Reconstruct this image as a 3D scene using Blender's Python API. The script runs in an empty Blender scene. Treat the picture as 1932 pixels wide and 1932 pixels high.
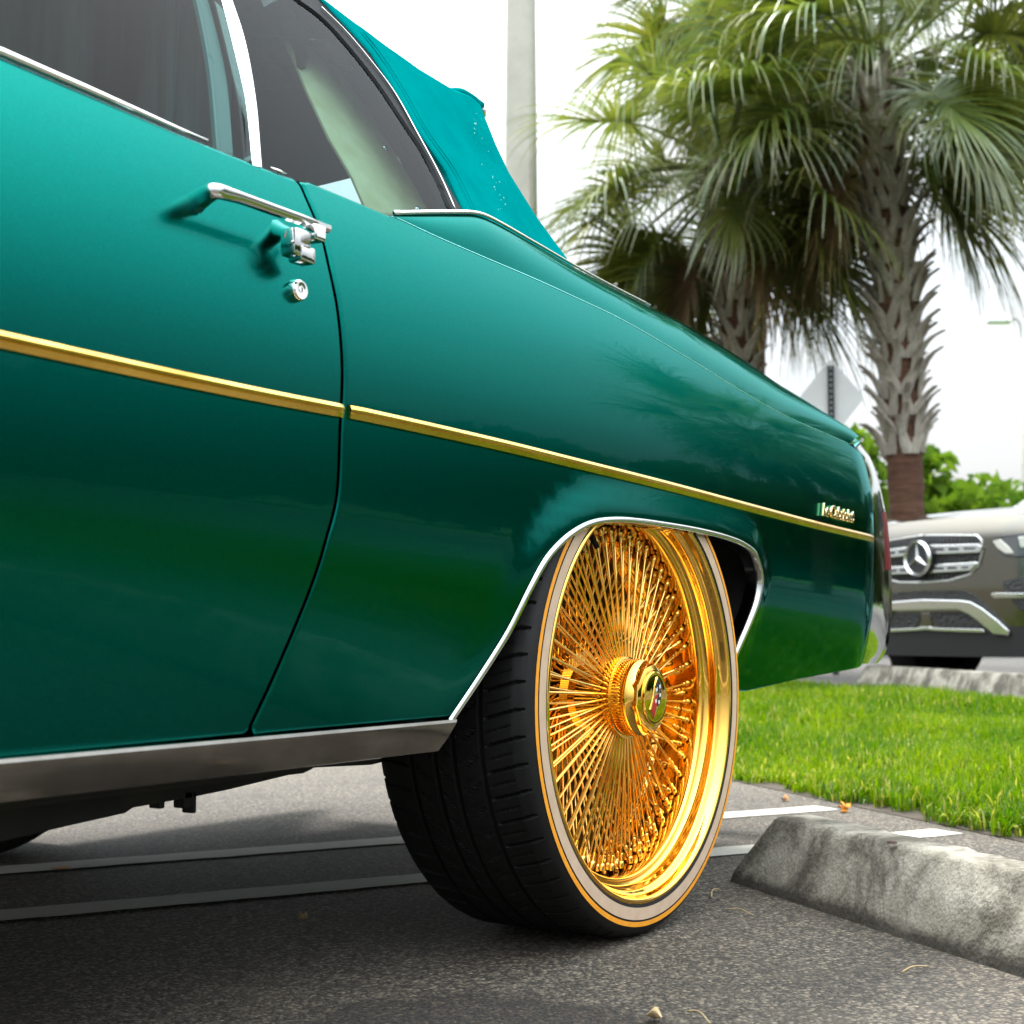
import bpy, bmesh, math, random
import numpy as np
from mathutils import Vector, Matrix
from mathutils.geometry import delaunay_2d_cdt

random.seed(7)
RNG = np.random.default_rng(11)
scene = bpy.context.scene
COL = scene.collection

# ------------------------------------------------------------------ camera
CAM_H = 0.5015
CAR_DZ = 0.0135                     # the car is laid out from an eye 0.515 m high and then set down by this much
YAW, PITCH = math.radians(32.0), math.radians(4.6)
cF = np.array([math.cos(PITCH) * math.cos(YAW), math.cos(PITCH) * math.sin(YAW), math.sin(PITCH)])
cR = np.array([math.sin(YAW), -math.cos(YAW), 0.0])
cU = np.cross(cR, cF)
CAM = np.array([0.0, 0.0, CAM_H])
CAMC = np.array([0.0, 0.0, CAM_H + CAR_DZ])
cam_data = bpy.data.cameras.new('camera')
cam = bpy.data.objects.new('camera', cam_data)
COL.objects.link(cam)
cam_data.sensor_fit = 'HORIZONTAL'
cam_data.sensor_width = 24.0
cam_data.lens = 35.0
cam_data.clip_start = 0.05
cam_data.clip_end = 2000.0
cam.matrix_world = Matrix(((cR[0], cU[0], -cF[0], 0), (cR[1], cU[1], -cF[1], 0), (cR[2], cU[2], -cF[2], CAM_H), (0, 0, 0, 1)))
cam_data.dof.use_dof = True
cam_data.dof.focus_distance = 2.35
cam_data.dof.aperture_fstop = 5.0
scene.camera = cam

# ------------------------------------------------------------------ sky, sun, exposure
SUN_EL, SUN_AZ = math.radians(50), math.radians(40)      # direction towards the sun (azimuth from +X, counter-clockwise)
world = bpy.data.worlds.new('World')
scene.world = world
world.use_nodes = True
wn = world.node_tree
wn.nodes.clear()
w_out = wn.nodes.new('ShaderNodeOutputWorld')
w_mix = wn.nodes.new('ShaderNodeMixShader')
w_b1 = wn.nodes.new('ShaderNodeBackground')
w_b2 = wn.nodes.new('ShaderNodeBackground')
w_sky = wn.nodes.new('ShaderNodeTexSky')
w_sky.sky_type = 'NISHITA'
w_sky.sun_disc = False
w_sky.sun_elevation = SUN_EL
w_sky.sun_rotation = math.radians(90) - SUN_AZ
w_sky.dust_density = 4.0
w_b1.inputs['Strength'].default_value = 0.10
wn.links.new(w_sky.outputs[0], w_b1.inputs['Color'])
w_tc = wn.nodes.new('ShaderNodeTexCoord')
w_n = wn.nodes.new('ShaderNodeTexNoise')
w_n.inputs['Scale'].default_value = 2.2
w_n.inputs['Detail'].default_value = 5.0
w_map = wn.nodes.new('ShaderNodeMapping')
w_map.inputs['Scale'].default_value = (1, 1, 3.0)
w_r = wn.nodes.new('ShaderNodeValToRGB')
w_r.color_ramp.elements[0].position = 0.35
w_r.color_ramp.elements[0].color = (0.80, 0.90, 0.98, 1)
w_r.color_ramp.elements[1].position = 0.62
w_r.color_ramp.elements[1].color = (0.95, 0.985, 1, 1)
wn.links.new(w_tc.outputs['Generated'], w_map.inputs['Vector'])
wn.links.new(w_map.outputs[0], w_n.inputs['Vector'])
wn.links.new(w_n.outputs['Fac'], w_r.inputs['Fac'])
wn.links.new(w_r.outputs['Color'], w_b2.inputs['Color'])
# overcast sky, unseen zenith raised far above the horizon to brighten the upper paint
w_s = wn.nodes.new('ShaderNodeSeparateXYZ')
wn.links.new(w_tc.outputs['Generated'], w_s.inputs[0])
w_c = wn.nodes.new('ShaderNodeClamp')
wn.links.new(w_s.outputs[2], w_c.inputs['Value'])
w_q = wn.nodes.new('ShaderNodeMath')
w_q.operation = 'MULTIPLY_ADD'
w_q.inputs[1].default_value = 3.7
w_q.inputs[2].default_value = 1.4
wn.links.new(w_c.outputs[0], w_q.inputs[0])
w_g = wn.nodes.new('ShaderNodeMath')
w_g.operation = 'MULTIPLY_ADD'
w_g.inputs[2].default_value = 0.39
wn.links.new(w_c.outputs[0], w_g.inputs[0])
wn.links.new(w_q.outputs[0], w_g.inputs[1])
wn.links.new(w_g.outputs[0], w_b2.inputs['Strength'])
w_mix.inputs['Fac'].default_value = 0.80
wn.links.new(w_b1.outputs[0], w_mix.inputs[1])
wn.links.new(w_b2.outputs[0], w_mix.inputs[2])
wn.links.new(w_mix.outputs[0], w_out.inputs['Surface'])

sun_data = bpy.data.lights.new('sun', 'SUN')
sun_data.energy = 3.6
sun_data.angle = math.radians(8)
sun_data.color = (1.0, 0.95, 0.88)
sun = bpy.data.objects.new('sun', sun_data)
COL.objects.link(sun)
sd = Vector((math.cos(SUN_EL) * math.cos(SUN_AZ), math.cos(SUN_EL) * math.sin(SUN_AZ), math.sin(SUN_EL)))
sun.rotation_euler = sd.to_track_quat('Z', 'Y').to_euler()
sun.location = (0, 0, 30)
scene.view_settings.view_transform = 'Standard'
scene.view_settings.look = 'None'
scene.view_settings.exposure = 0.75
scene.view_settings.gamma = 1.0
scene.view_settings.use_curve_mapping = False
scene.cycles.max_bounces = 6
scene.cycles.diffuse_bounces = 2
scene.cycles.glossy_bounces = 4
scene.cycles.transmission_bounces = 4
scene.cycles.transparent_max_bounces = 10
scene.cycles.use_adaptive_sampling = True
scene.cycles.adaptive_threshold = 0.02
scene.cycles.caustics_reflective = False
scene.cycles.caustics_refractive = False
scene.cycles.sample_clamp_indirect = 6.0
try:
    scene.cycles.use_denoising = True
except Exception:
    pass

# ------------------------------------------------------------------ projection helpers (1932-pixel picture coordinates to places)
FPX, CPX = 2817.5, 966.0
def ray(u, v):
    return cF + cR * (u - CPX) / FPX - cU * (v - CPX) / FPX
def at_y(u, v, Y):
    d = ray(u, v)
    return CAMC + d * (Y / d[1])
def at_z(u, v, Z=0.0):
    d = ray(u, v)
    return CAM + d * ((Z - CAM_H) / d[2])
def at_depth(u, v, D):
    return CAM + ray(u, v) * D
def on_surf(pts, surf):
    """picture points -> (x, z) where the line of sight first meets the surface Y = surf(x, z)"""
    uv = np.asarray(pts, float)
    d = cF[None] + cR[None] * ((uv[:, :1] - CPX) / FPX) - cU[None] * ((uv[:, 1:] - CPX) / FPX)
    Ys = np.linspace(1.05, 1.75, 141)
    def ev(Y):
        P = CAMC[None] + d * (Y / d[:, 1])[:, None]
        return P, Y - np.asarray(surf(P[:, 0], P[:, 2]))
    G_ = np.stack([ev(np.full(len(uv), y))[1] for y in Ys])
    hit = (G_[1:] >= 0) & (G_[:-1] < 0)
    k = np.where(hit.any(0), hit.argmax(0), np.abs(G_).argmin(0).clip(0, len(Ys) - 2))
    lo, hi = Ys[k], Ys[k + 1]
    for _ in range(22):
        mid = 0.5 * (lo + hi)
        g = ev(mid)[1]
        hi = np.where(g >= 0, mid, hi); lo = np.where(g >= 0, lo, mid)
    P = ev(0.5 * (lo + hi))[0]
    return [(p[0], p[2]) for p in P]

# ------------------------------------------------------------------ materials
MATS = {}
class NT:
    def __init__(self, name):
        self.m = bpy.data.materials.new(name)
        self.m.use_nodes = True
        self.t = self.m.node_tree
        self.b = self.t.nodes['Principled BSDF']
        self.out = self.t.nodes['Material Output']
        MATS[name] = self.m
    def n(self, typ, **kw):
        nd = self.t.nodes.new('ShaderNode' + typ)
        for k, v in kw.items():
            if k in nd.inputs:
                nd.inputs[k].default_value = v
            else:
                setattr(nd, k, v)
        return nd
    def l(self, a, b):
        self.t.links.new(a, b)
    def ramp(self, fac, stops):
        r = self.n('ValToRGB')
        e = r.color_ramp.elements
        while len(e) < len(stops):
            e.new(0.5)
        for i, (p, c) in enumerate(stops):
            e[i].position = p
            e[i].color = (*c, 1) if len(c) == 3 else c
        self.l(fac, r.inputs['Fac'])
        return r.outputs['Color']
    def coord(self, kind='Object'):
        return self.n('TexCoord').outputs[kind]
    def noise(self, scale, detail=4, rough=0.55, vec=None, dist=0.0):
        nd = self.n('TexNoise', Scale=scale, Detail=detail, Roughness=rough, Distortion=dist)
        self.l(vec if vec is not None else self.coord(), nd.inputs['Vector'])
        return nd.outputs['Fac']
    def mix(self, fac, a, b, mode='MIX'):
        nd = self.n('MixRGB', blend_type=mode)
        for sock, v in ((nd.inputs['Fac'], fac), (nd.inputs['Color1'], a), (nd.inputs['Color2'], b)):
            if isinstance(v, (int, float)):
                sock.default_value = v
            elif isinstance(v, tuple):
                sock.default_value = (*v, 1)
            else:
                self.l(v, sock)
        return nd.outputs['Color']
    def math(self, op, a, b=0.0):
        nd = self.n('Math', operation=op)
        for sock, v in ((nd.inputs[0], a), (nd.inputs[1], b)):
            if isinstance(v, (int, float)):
                sock.default_value = v
            else:
                self.l(v, sock)
        return nd.outputs[0]
    def bump(self, h, strength=0.3, dist=0.002):
        nd = self.n('Bump', Strength=strength, Distance=dist)
        self.l(h, nd.inputs['Height'])
        self.l(nd.outputs[0], self.b.inputs['Normal'])
    def set(self, **kw):
        for k, v in kw.items():
            k = k.replace('_', ' ')
            s = self.b.inputs[k]
            if isinstance(v, (int, float, tuple)):
                s.default_value = (*v, 1) if isinstance(v, tuple) and len(v) == 3 and s.type == 'RGBA' else v
            else:
                self.l(v, s)
        return self

def simple(name, col, rough=0.5, metal=0.0, **kw):
    t = NT(name)
    t.set(Base_Color=col, Roughness=rough, Metallic=metal, **kw)
    return t.m

def noisy(name, c1, c2, scale=30, rough=0.6, bump=0.2, metal=0.0, dist=0.002):
    t = NT(name)
    f = t.noise(scale)
    t.set(Base_Color=t.ramp(f, [(0.3, c1), (0.7, c2)]), Roughness=rough, Metallic=metal)
    if bump:
        t.bump(t.noise(scale * 4), bump, dist)
    return t.m

# car paint: metallic green flake under a clear coat
t = NT('car_paint')
t.t.nodes.remove(t.b)
v = t.n('TexVoronoi', Scale=1100.0)
t.l(t.coord(), v.inputs['Vector'])
sepv = t.n('SeparateColor'); t.l(v.outputs['Color'], sepv.inputs[0])
flake = t.ramp(sepv.outputs[0], [(0.0, (0.0, 0.100, 0.080)), (1.0, (0.0, 0.137, 0.110))])
big = t.noise(1.7, 3)
flake = t.mix(t.math('MULTIPLY', big, 0.18), flake, (0.0, 0.078, 0.062))
base_g = t.n('BsdfGlossy', distribution='BECKMANN')
base_g.inputs['Roughness'].default_value = 0.29
t.l(flake, base_g.inputs['Color'])
coat_g = t.n('BsdfGlossy')
coat_g.inputs['Roughness'].default_value = 0.03
coat_g.inputs['Color'].default_value = (0.38, 0.92, 0.88, 1)
nd = t.n('Bump', Strength=0.04, Distance=0.0012)
t.l(t.noise(55, 1), nd.inputs['Height'])
t.l(nd.outputs[0], coat_g.inputs['Normal'])
fz = t.n('Fresnel'); fz.inputs['IOR'].default_value = 1.16
mx = t.n('MixShader')
t.l(fz.outputs[0], mx.inputs[0]); t.l(base_g.outputs[0], mx.inputs[1]); t.l(coat_g.outputs[0], mx.inputs[2])
t.l(mx.outputs[0], t.out.inputs['Surface'])

t = NT('soft_top_fabric')
wv = t.noise(1400, 1)
st = t.noise(4.0, 5, 0.6)
t.set(Base_Color=t.ramp(st, [(0.25, (0.0, 0.130, 0.134)), (0.55, (0.0, 0.190, 0.190)), (0.8, (0.0, 0.16, 0.165))]), Roughness=0.9, Specular_IOR_Level=0.0)
t.bump(t.math('ADD', wv, t.math('MULTIPLY', t.noise(160, 3), 0.6)), 0.6, 0.0009)

t = NT('chrome')
sm = t.noise(9, 4)
t.set(Base_Color=(0.86, 0.86, 0.85), Metallic=1.0, Roughness=t.ramp(sm, [(0.35, (0.04,) * 3), (0.7, (0.12,) * 3)]))
t.bump(t.noise(24, 2), 0.04, 0.002)
t = NT('sill_chrome')
sp = t.n('TexVoronoi', Scale=260.0)
t.l(t.coord(), sp.inputs['Vector'])
t.set(Base_Color=t.ramp(t.noise(14, 5), [(0.35, (0.22, 0.205, 0.18)), (0.7, (0.32, 0.30, 0.27))]), Metallic=1.0, Roughness=0.12)
t.bump(t.noise(16, 3), 0.12, 0.003)
t = NT('gold_plate')
t.set(Base_Color=(0.99, 0.58, 0.12), Metallic=1.0, Roughness=0.06)
t = NT('gold_spoke')
t.set(Base_Color=(1.0, 0.62, 0.16), Metallic=1.0, Roughness=0.18)
t = NT('gold_trim')
t.set(Base_Color=t.ramp(t.noise(20, 4), [(0.3, (0.72, 0.43, 0.08)), (0.7, (0.86, 0.56, 0.14))]), Metallic=1.0, Roughness=0.22)
simple('satin_chrome', (0.8, 0.8, 0.8), 0.3, 1.0)
simple('handle_chrome', (0.55, 0.55, 0.54), 0.06, 1.0)
simple('arch_chrome', (0.58, 0.58, 0.57), 0.09, 1.0)
simple('water_bead', (0.02, 0.34, 0.34), 0.12, 0.0, Specular_IOR_Level=0.5)
simple('gold_letters', (1.0, 0.74, 0.38), 0.22, 1.0)
t = NT('tyre_rubber')
t.set(Base_Color=t.ramp(t.noise(60, 5), [(0.3, (0.004, 0.004, 0.004)), (0.75, (0.009, 0.0088, 0.0085))]), Roughness=0.65, Specular_IOR_Level=0.3)
t.bump(t.noise(700, 2), 0.15, 0.0008)
noisy('whitewall', (0.47, 0.335, 0.23), (0.54, 0.40, 0.285), 40, 0.55, 0.05)
noisy('orange_stripe', (0.72, 0.27, 0.012), (0.82, 0.33, 0.02), 60, 0.5, 0.1)
noisy('underbody_black', (0.008, 0.008, 0.008), (0.02, 0.019, 0.017), 14, 0.8, 0.3)
simple('rubber_seal', (0.008, 0.009, 0.010), 0.6, 0.0, Specular_IOR_Level=0.12)
noisy('gap_dark', (0.004, 0.006, 0.006), (0.007, 0.009, 0.009), 20, 0.7, 0)
noisy('tan_vinyl', (0.42, 0.39, 0.19), (0.56, 0.54, 0.33), 18, 0.7, 0.25)
noisy('headliner_fabric', (0.07, 0.075, 0.078), (0.13, 0.13, 0.125), 30, 0.9, 0.2)
t = NT('drape_fabric')  # vertical tone bands of the added drape, standing in for the window streaks
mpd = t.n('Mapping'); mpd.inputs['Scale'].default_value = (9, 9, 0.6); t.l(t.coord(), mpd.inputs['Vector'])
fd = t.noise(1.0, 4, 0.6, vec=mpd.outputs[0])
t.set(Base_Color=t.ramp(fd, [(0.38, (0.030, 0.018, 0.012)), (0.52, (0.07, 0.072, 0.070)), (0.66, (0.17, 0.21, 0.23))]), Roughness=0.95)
noisy('seat_leather', (0.05, 0.035, 0.022), (0.08, 0.055, 0.036), 20, 0.5, 0.2)
noisy('brake_iron', (0.12, 0.07, 0.03), (0.24, 0.14, 0.05), 30, 0.4, 0.2, 0.8)
noisy('backing_iron', (0.018, 0.011, 0.006), (0.05, 0.03, 0.012), 24, 0.5, 0.2, 0.5)
simple('red_lens', (0.13, 0.006, 0.010), 0.4, 0.0, Specular_IOR_Level=0.15)
simple('enamel_black', (0.01, 0.01, 0.012), 0.15)
simple('enamel_red', (0.35, 0.008, 0.02), 0.15)
simple('enamel_white', (0.7, 0.7, 0.7), 0.15)

def glass(name, tint, ior=1.5, rough=0.0):
    t = NT(name)
    t.t.nodes.remove(t.b)
    tr = t.n('BsdfTransparent')
    tr.inputs[0].default_value = (*tint, 1)
    gl = t.n('BsdfGlossy')
    gl.inputs['Roughness'].default_value = rough
    gl.inputs['Color'].default_value = (1, 1, 1, 1)
    fr = t.n('Fresnel')
    ge = t.n('NewGeometry')
    io = t.math('ADD', t.math('MULTIPLY', ge.outputs['Backfacing'], 1.0 / ior - ior), ior)
    t.l(io, fr.inputs['IOR'])
    bp = t.n('Bump', Strength=0.06, Distance=0.01)
    t.l(t.noise(2.5, 2), bp.inputs['Height'])
    t.l(bp.outputs[0], gl.inputs['Normal'])
    mx = t.n('MixShader')
    t.l(fr.outputs[0], mx.inputs[0])
    t.l(tr.outputs[0], mx.inputs[1])
    t.l(gl.outputs[0], mx.inputs[2])
    t.l(mx.outputs[0], t.out.inputs['Surface'])
    return t.m
glass('tinted_glass', (0.50, 0.65, 0.64), 1.085)
glass('clear_glass', (0.82, 0.9, 0.88), 1.5)

# ------------------------------------------------------------------ mesh helpers
ORIGIN = {}
def tag(o, label=None, cat=None, group=None, kind=None):
    if label: o['label'] = label
    if cat: o['category'] = cat
    if group: o['group'] = group
    if kind: o['kind'] = kind
    return o
def empty(name, loc=(0, 0, 0), rz=0.0):
    o = bpy.data.objects.new(name, None)
    o.empty_display_size = 0.2
    o.location = loc
    o.rotation_euler = (0, 0, rz)
    COL.objects.link(o)
    ORIGIN[o.name] = np.array(loc, float)
    return o
def new_mesh(name, verts, faces, mat, smooth=True, normals=None, mats=None, midx=None, uvcol=None):
    me = bpy.data.meshes.new(name)
    verts = np.asarray(verts, float)
    me.from_pydata(verts.tolist(), [], [list(map(int, f)) for f in faces])
    for mn in (mats or [mat]):
        me.materials.append(MATS[mn])
    if midx is not None:
        me.polygons.foreach_set('material_index', np.asarray(midx, np.int32))
    if smooth:
        me.polygons.foreach_set('use_smooth', np.ones(len(me.polygons), bool))
    me.update()
    if normals is not None:
        me.normals_split_custom_set_from_vertices([tuple(n) for n in normals])
    return me
def link(name, me, parent=None, loc=None, rot=None):
    o = bpy.data.objects.new(name, me)
    COL.objects.link(o)
    if parent is not None:
        o.parent = parent
    if loc is not None:
        o.location = loc
    if rot is not None:
        o.rotation_euler = rot
    ORIGIN[o.name] = (ORIGIN.get(parent.name, np.zeros(3)) if parent is not None else np.zeros(3)) + (np.array(loc, float) if loc is not None else 0)
    return o
def mesh_obj(name, verts, faces, mat, parent=None, world=True, **kw):
    """world=True: verts are world coordinates, moved into the parent's frame (parents without rotation)"""
    verts = np.asarray(verts, float)
    if parent is not None and world:
        verts = verts - ORIGIN[parent.name]
    return link(name, new_mesh(name, verts, faces, mat, **kw), parent)
def grid_faces(nu, nv, close_u=False, flip=False, base=0):
    f = []
    for i in range(nu if close_u else nu - 1):
        i2 = (i + 1) % nu
        for j in range(nv - 1):
            q = [base + i * nv + j, base + i2 * nv + j, base + i2 * nv + j + 1, base + i * nv + j + 1]
            f.append(q[::-1] if flip else q)
    return f
class MB:
    """collects shapes into one mesh"""
    def __init__(self):
        self.v, self.f, self.m = [], [], []
    def add(self, v, f, mi=0):
        b = len(self.v)
        self.v += [tuple(map(float, p)) for p in v]
        self.f += [[b + i for i in q] for q in f]
        self.m += [mi] * len(f)
        return self
    def box(self, c, s, mi=0, rot=None, bev=0.0, taper=(1, 1)):
        x, y, z = s[0] / 2, s[1] / 2, s[2] / 2
        tx, ty = taper
        if bev:
            bm = bmesh.new()
            bmesh.ops.create_cube(bm, size=1.0)
            for vt in bm.verts:
                k = (tx, ty) if vt.co.z > 0 else (1, 1)
                vt.co = Vector((vt.co.x * s[0] * k[0], vt.co.y * s[1] * k[1], vt.co.z * s[2]))
            bmesh.ops.bevel(bm, geom=bm.edges[:], offset=bev, segments=2, affect='EDGES', profile=0.5)
            v = [vt.co.copy() for vt in bm.verts]
            f = [[vt.index for vt in fc.verts] for fc in bm.faces]
            bm.free()
        else:
            v = [Vector(p) for p in ((-x, -y, -z), (x, -y, -z), (x, y, -z), (-x, y, -z), (-x * tx, -y * ty, z), (x * tx, -y * ty, z), (x * tx, y * ty, z), (-x * tx, y * ty, z))]
            f = [(0, 3, 2, 1), (4, 5, 6, 7), (0, 1, 5, 4), (1, 2, 6, 5), (2, 3, 7, 6), (3, 0, 4, 7)]
        if rot is not None:
            v = [rot @ p for p in v]
        return self.add([p + Vector(c) for p in v], f, mi)
    def tube(self, path, r, seg=8, mi=0, cap=True, up=None):
        path = np.asarray(path, float)
        n = len(path)
        rs = np.full(n, r) if np.isscalar(r) else np.asarray(r, float)
        tan = np.gradient(path, axis=0)
        tan /= np.linalg.norm(tan, axis=1)[:, None] + 1e-12
        ref = np.array(up if up is not None else (0, 0, 1.0))
        if abs(tan[0] @ ref) > 0.95:
            ref = np.array((1.0, 0, 0))
        v = []
        a = np.linspace(0, 2 * np.pi, seg, endpoint=False)
        for i in range(n):
            s = np.cross(tan[i], ref); s /= np.linalg.norm(s) + 1e-12
            w = np.cross(s, tan[i])
            for q in a:
                v.append(path[i] + rs[i] * (math.cos(q) * s + math.sin(q) * w))
        f = []
        for i in range(n - 1):
            for j in range(seg):
                j2 = (j + 1) % seg
                f.append((i * seg + j, i * seg + j2, (i + 1) * seg + j2, (i + 1) * seg + j))
        if cap:
            f.append(tuple(range(seg))[::-1])
            f.append(tuple((n - 1) * seg + j for j in range(seg)))
        return self.add(v, f, mi)
    def lathe(self, prof, seg=64, mi=0, phase=0.0):
        """prof: (r, o) pairs, o towards the viewer (-Y); axis Y"""
        n = len(prof)
        v = []
        for k in range(seg):
            a = phase + 2 * math.pi * k / seg
            for (r, o) in prof:
                v.append((r * math.cos(a), -o, r * math.sin(a)))
        f = []
        for k in range(seg):
            k2 = (k + 1) % seg
            for j in range(n - 1):
                f.append((k * n + j, k * n + j + 1, k2 * n + j + 1, k2 * n + j))
        return self.add(v, f, mi)
    def extrude(self, poly, axis_fn, mi=0):
        """poly: 2D outline; axis_fn(p, side) -> 3D for side 0 / 1"""
        n = len(poly)
        v = [axis_fn(p, 0) for p in poly] + [axis_fn(p, 1) for p in poly]
        f = [tuple(range(n)), tuple(range(2 * n - 1, n - 1, -1))]
        for i in range(n):
            j = (i + 1) % n
            f.append((i, i + n, j + n, j))
        return self.add(v, f, mi)
    def build(self, name, mat, parent=None, world=True, smooth=False, mats=None, loc=None, rot=None):
        v = np.asarray(self.v, float)
        if parent is not None and world:
            v = v - ORIGIN[parent.name]
        me = new_mesh(name, v, self.f, mat, smooth=smooth, mats=mats, midx=self.m if mats else None)
        return link(name, me, parent, loc, rot)
def fix_normals(me):
    bm = bmesh.new(); bm.from_mesh(me)
    bmesh.ops.recalc_face_normals(bm, faces=bm.faces[:])
    bm.to_mesh(me); bm.free(); me.update()
def auto_smooth(me, deg=35):
    bm = bmesh.new(); bm.from_mesh(me)
    bmesh.ops.recalc_face_normals(bm, faces=bm.faces[:])
    lim = math.radians(deg)
    for e in bm.edges:
        if len(e.link_faces) == 2:
            e.smooth = e.calc_face_angle(0) < lim
        else:
            e.smooth = False
    for f in bm.faces: f.smooth = True
    bm.to_mesh(me); bm.free(); me.update()

def resample(pts, step, closed=False):
    pts = [np.asarray(p, float) for p in pts]
    out = []
    m = len(pts)
    for i in range(m if closed else m - 1):
        a, b = pts[i], pts[(i + 1) % m]
        n = max(1, int(math.ceil(np.linalg.norm(b - a) / step)))
        for k in range(n):
            out.append(a + (b - a) * k / n)
    if not closed:
        out.append(pts[-1])
    return np.array(out)
def spline(pts, n=60):
    """Catmull-Rom through pts (open)"""
    P = np.asarray(pts, float)
    m = len(P)
    seg = np.linalg.norm(np.diff(P, axis=0), axis=1)
    tt = np.concatenate([[0], np.cumsum(np.sqrt(seg))])
    s = np.linspace(0, tt[-1], n)
    d = np.zeros_like(P)
    for i in range(m):
        if i == 0: d[i] = (P[1] - P[0]) / (tt[1] - tt[0])
        elif i == m - 1: d[i] = (P[-1] - P[-2]) / (tt[-1] - tt[-2])
        else:
            d0 = (P[i] - P[i - 1]) / (tt[i] - tt[i - 1]); d1 = (P[i + 1] - P[i]) / (tt[i + 1] - tt[i])
            w = (tt[i] - tt[i - 1]) / (tt[i + 1] - tt[i - 1])
            d[i] = d0 * (1 - w) + d1 * w
    out = []
    for q in s:
        i = min(m - 2, int(np.searchsorted(tt, q, 'right') - 1)); i = max(0, i)
        h = tt[i + 1] - tt[i]; u = (q - tt[i]) / h
        out.append((2 * u**3 - 3 * u**2 + 1) * P[i] + (u**3 - 2 * u**2 + u) * h * d[i] + (-2 * u**3 + 3 * u**2) * P[i + 1] + (u**3 - u**2) * h * d[i + 1])
    return np.array(out)
def poly_area(p):
    return 0.5 * np.sum(p[:, 0] * np.roll(p[:, 1], -1) - np.roll(p[:, 0], -1) * p[:, 1])
def inside(poly, pts):
    x, y = pts[:, 0], pts[:, 1]
    r = np.zeros(len(pts), bool)
    j = len(poly) - 1
    for i in range(len(poly)):
        xi, yi = poly[i]; xj, yj = poly[j]
        c = ((yi > y) != (yj > y)) & (x < (xj - xi) * (y - yi) / (yj - yi + 1e-15) + xi)
        r ^= c
        j = i
    return r
def dist_poly(poly, pts, closed=True):
    d = np.full(len(pts), 1e9)
    m = len(poly)
    for i in range(m if closed else m - 1):
        a, b = poly[i], poly[(i + 1) % m]
        ab = b - a
        tq = np.clip(((pts - a) @ ab) / (ab @ ab + 1e-15), 0, 1)
        d = np.minimum(d, np.linalg.norm(pts - (a + tq[:, None] * ab), axis=1))
    return d
def patch(outline, F, step=0.03, edge=0.008, bev=0.004, drop=0.003, depth=0.02, off=0.0, flat=None):
    """curved panel: outline in the surface's own two coordinates, F(a, b, off) -> world points.
    rounded border and a folded-in return edge; exact surface normals.  Returns verts, faces, normals"""
    o = resample(outline, edge, True)
    if poly_area(o) < 0: o = o[::-1]
    n = len(o)
    tg = np.roll(o, -1, 0) - np.roll(o, 1, 0)
    tg /= np.linalg.norm(tg, axis=1)[:, None] + 1e-12
    inn = np.stack([-tg[:, 1], tg[:, 0]], 1)
    pts = [o]
    if bev:
        i1 = o + inn * bev
        i1 = i1[inside(o, i1)]
        i1 = i1[dist_poly(o, i1) > bev * 0.8]
        pts.append(i1)
    a0, b0 = o.min(0); a1, b1 = o.max(0)
    gx, gy = np.meshgrid(np.arange(a0, a1, step), np.arange(b0, b1, step))
    g = np.stack([gx.ravel(), gy.ravel()], 1)
    g = g[inside(o, g)]
    if len(g):
        g = g[dist_poly(o, g) > max(bev * 2.2, step * 0.35)]
    pts.append(g)
    P = np.concatenate(pts)
    r = delaunay_2d_cdt([Vector(p) for p in P], [], [list(range(n))], 1, 1e-6)
    V2 = np.array([tuple(p) for p in r[0]])
    faces = [list(f) for f in r[2]]
    db = dist_poly(o, V2)
    rim = db < 1e-4
    if flat is not None:
        rim &= dist_poly(np.asarray(flat), V2, closed=False) > 0.003
    offs = np.full(len(V2), off)
    if bev: offs[rim] -= drop
    V3 = F(V2[:, 0], V2[:, 1], offs)
    e = 1e-3
    z0 = np.full(len(V2), off)
    da = F(V2[:, 0] + e, V2[:, 1], z0) - F(V2[:, 0] - e, V2[:, 1], z0)
    dbb = F(V2[:, 0], V2[:, 1] + e, z0) - F(V2[:, 0], V2[:, 1] - e, z0)
    out = F(V2[:, 0], V2[:, 1], z0 + 1e-3) - F(V2[:, 0], V2[:, 1], z0)
    N = np.cross(da, dbb)
    s = np.sign((N * out).sum(1))
    N *= s[:, None]
    N /= np.linalg.norm(N, axis=1)[:, None] + 1e-15
    # faces wound to the outside
    fv = []
    for f in faces:
        nn = np.cross(V3[f[1]] - V3[f[0]], V3[f[2]] - V3[f[0]])
        fv.append(f if nn @ N[f[0]] > 0 else f[::-1])
    verts = list(V3); norms = list(N)
    if depth:
        zo = np.full(n, off - (drop if bev else 0))
        R0 = F(o[:, 0], o[:, 1], zo)
        R1 = F(o[:, 0], o[:, 1], zo - depth)
        en = F(o[:, 0] - inn[:, 0] * 1e-3, o[:, 1] - inn[:, 1] * 1e-3, zo) - R0
        en /= np.linalg.norm(en, axis=1)[:, None] + 1e-15
        b = len(verts)
        verts += list(R0) + list(R1)
        norms += list(en) + list(en)
        for i in range(n):
            j = (i + 1) % n
            q = [b + i, b + j, b + n + j, b + n + i]
            nn = np.cross(np.asarray(verts[q[1]]) - verts[q[0]], np.asarray(verts[q[2]]) - verts[q[0]])
            fv.append(q if nn @ en[i] > 0 else q[::-1])
    if bev:
        # border normals lean outwards so the edge catches light like a rounded fold
        idx = np.where(rim)[0]
        for i in idx:
            k = np.argmin(((o - V2[i]) ** 2).sum(1))
            en1 = F(np.array([o[k, 0] - inn[k, 0] * 1e-3]), np.array([o[k, 1] - inn[k, 1] * 1e-3]), np.array([off]))[0] - F(np.array([o[k, 0]]), np.array([o[k, 1]]), np.array([off]))[0]
            en1 /= np.linalg.norm(en1) + 1e-15
            q = N[i] + 0.9 * en1
            norms[i] = q / np.linalg.norm(q)
    return np.array(verts), fv, np.array(norms)
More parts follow.
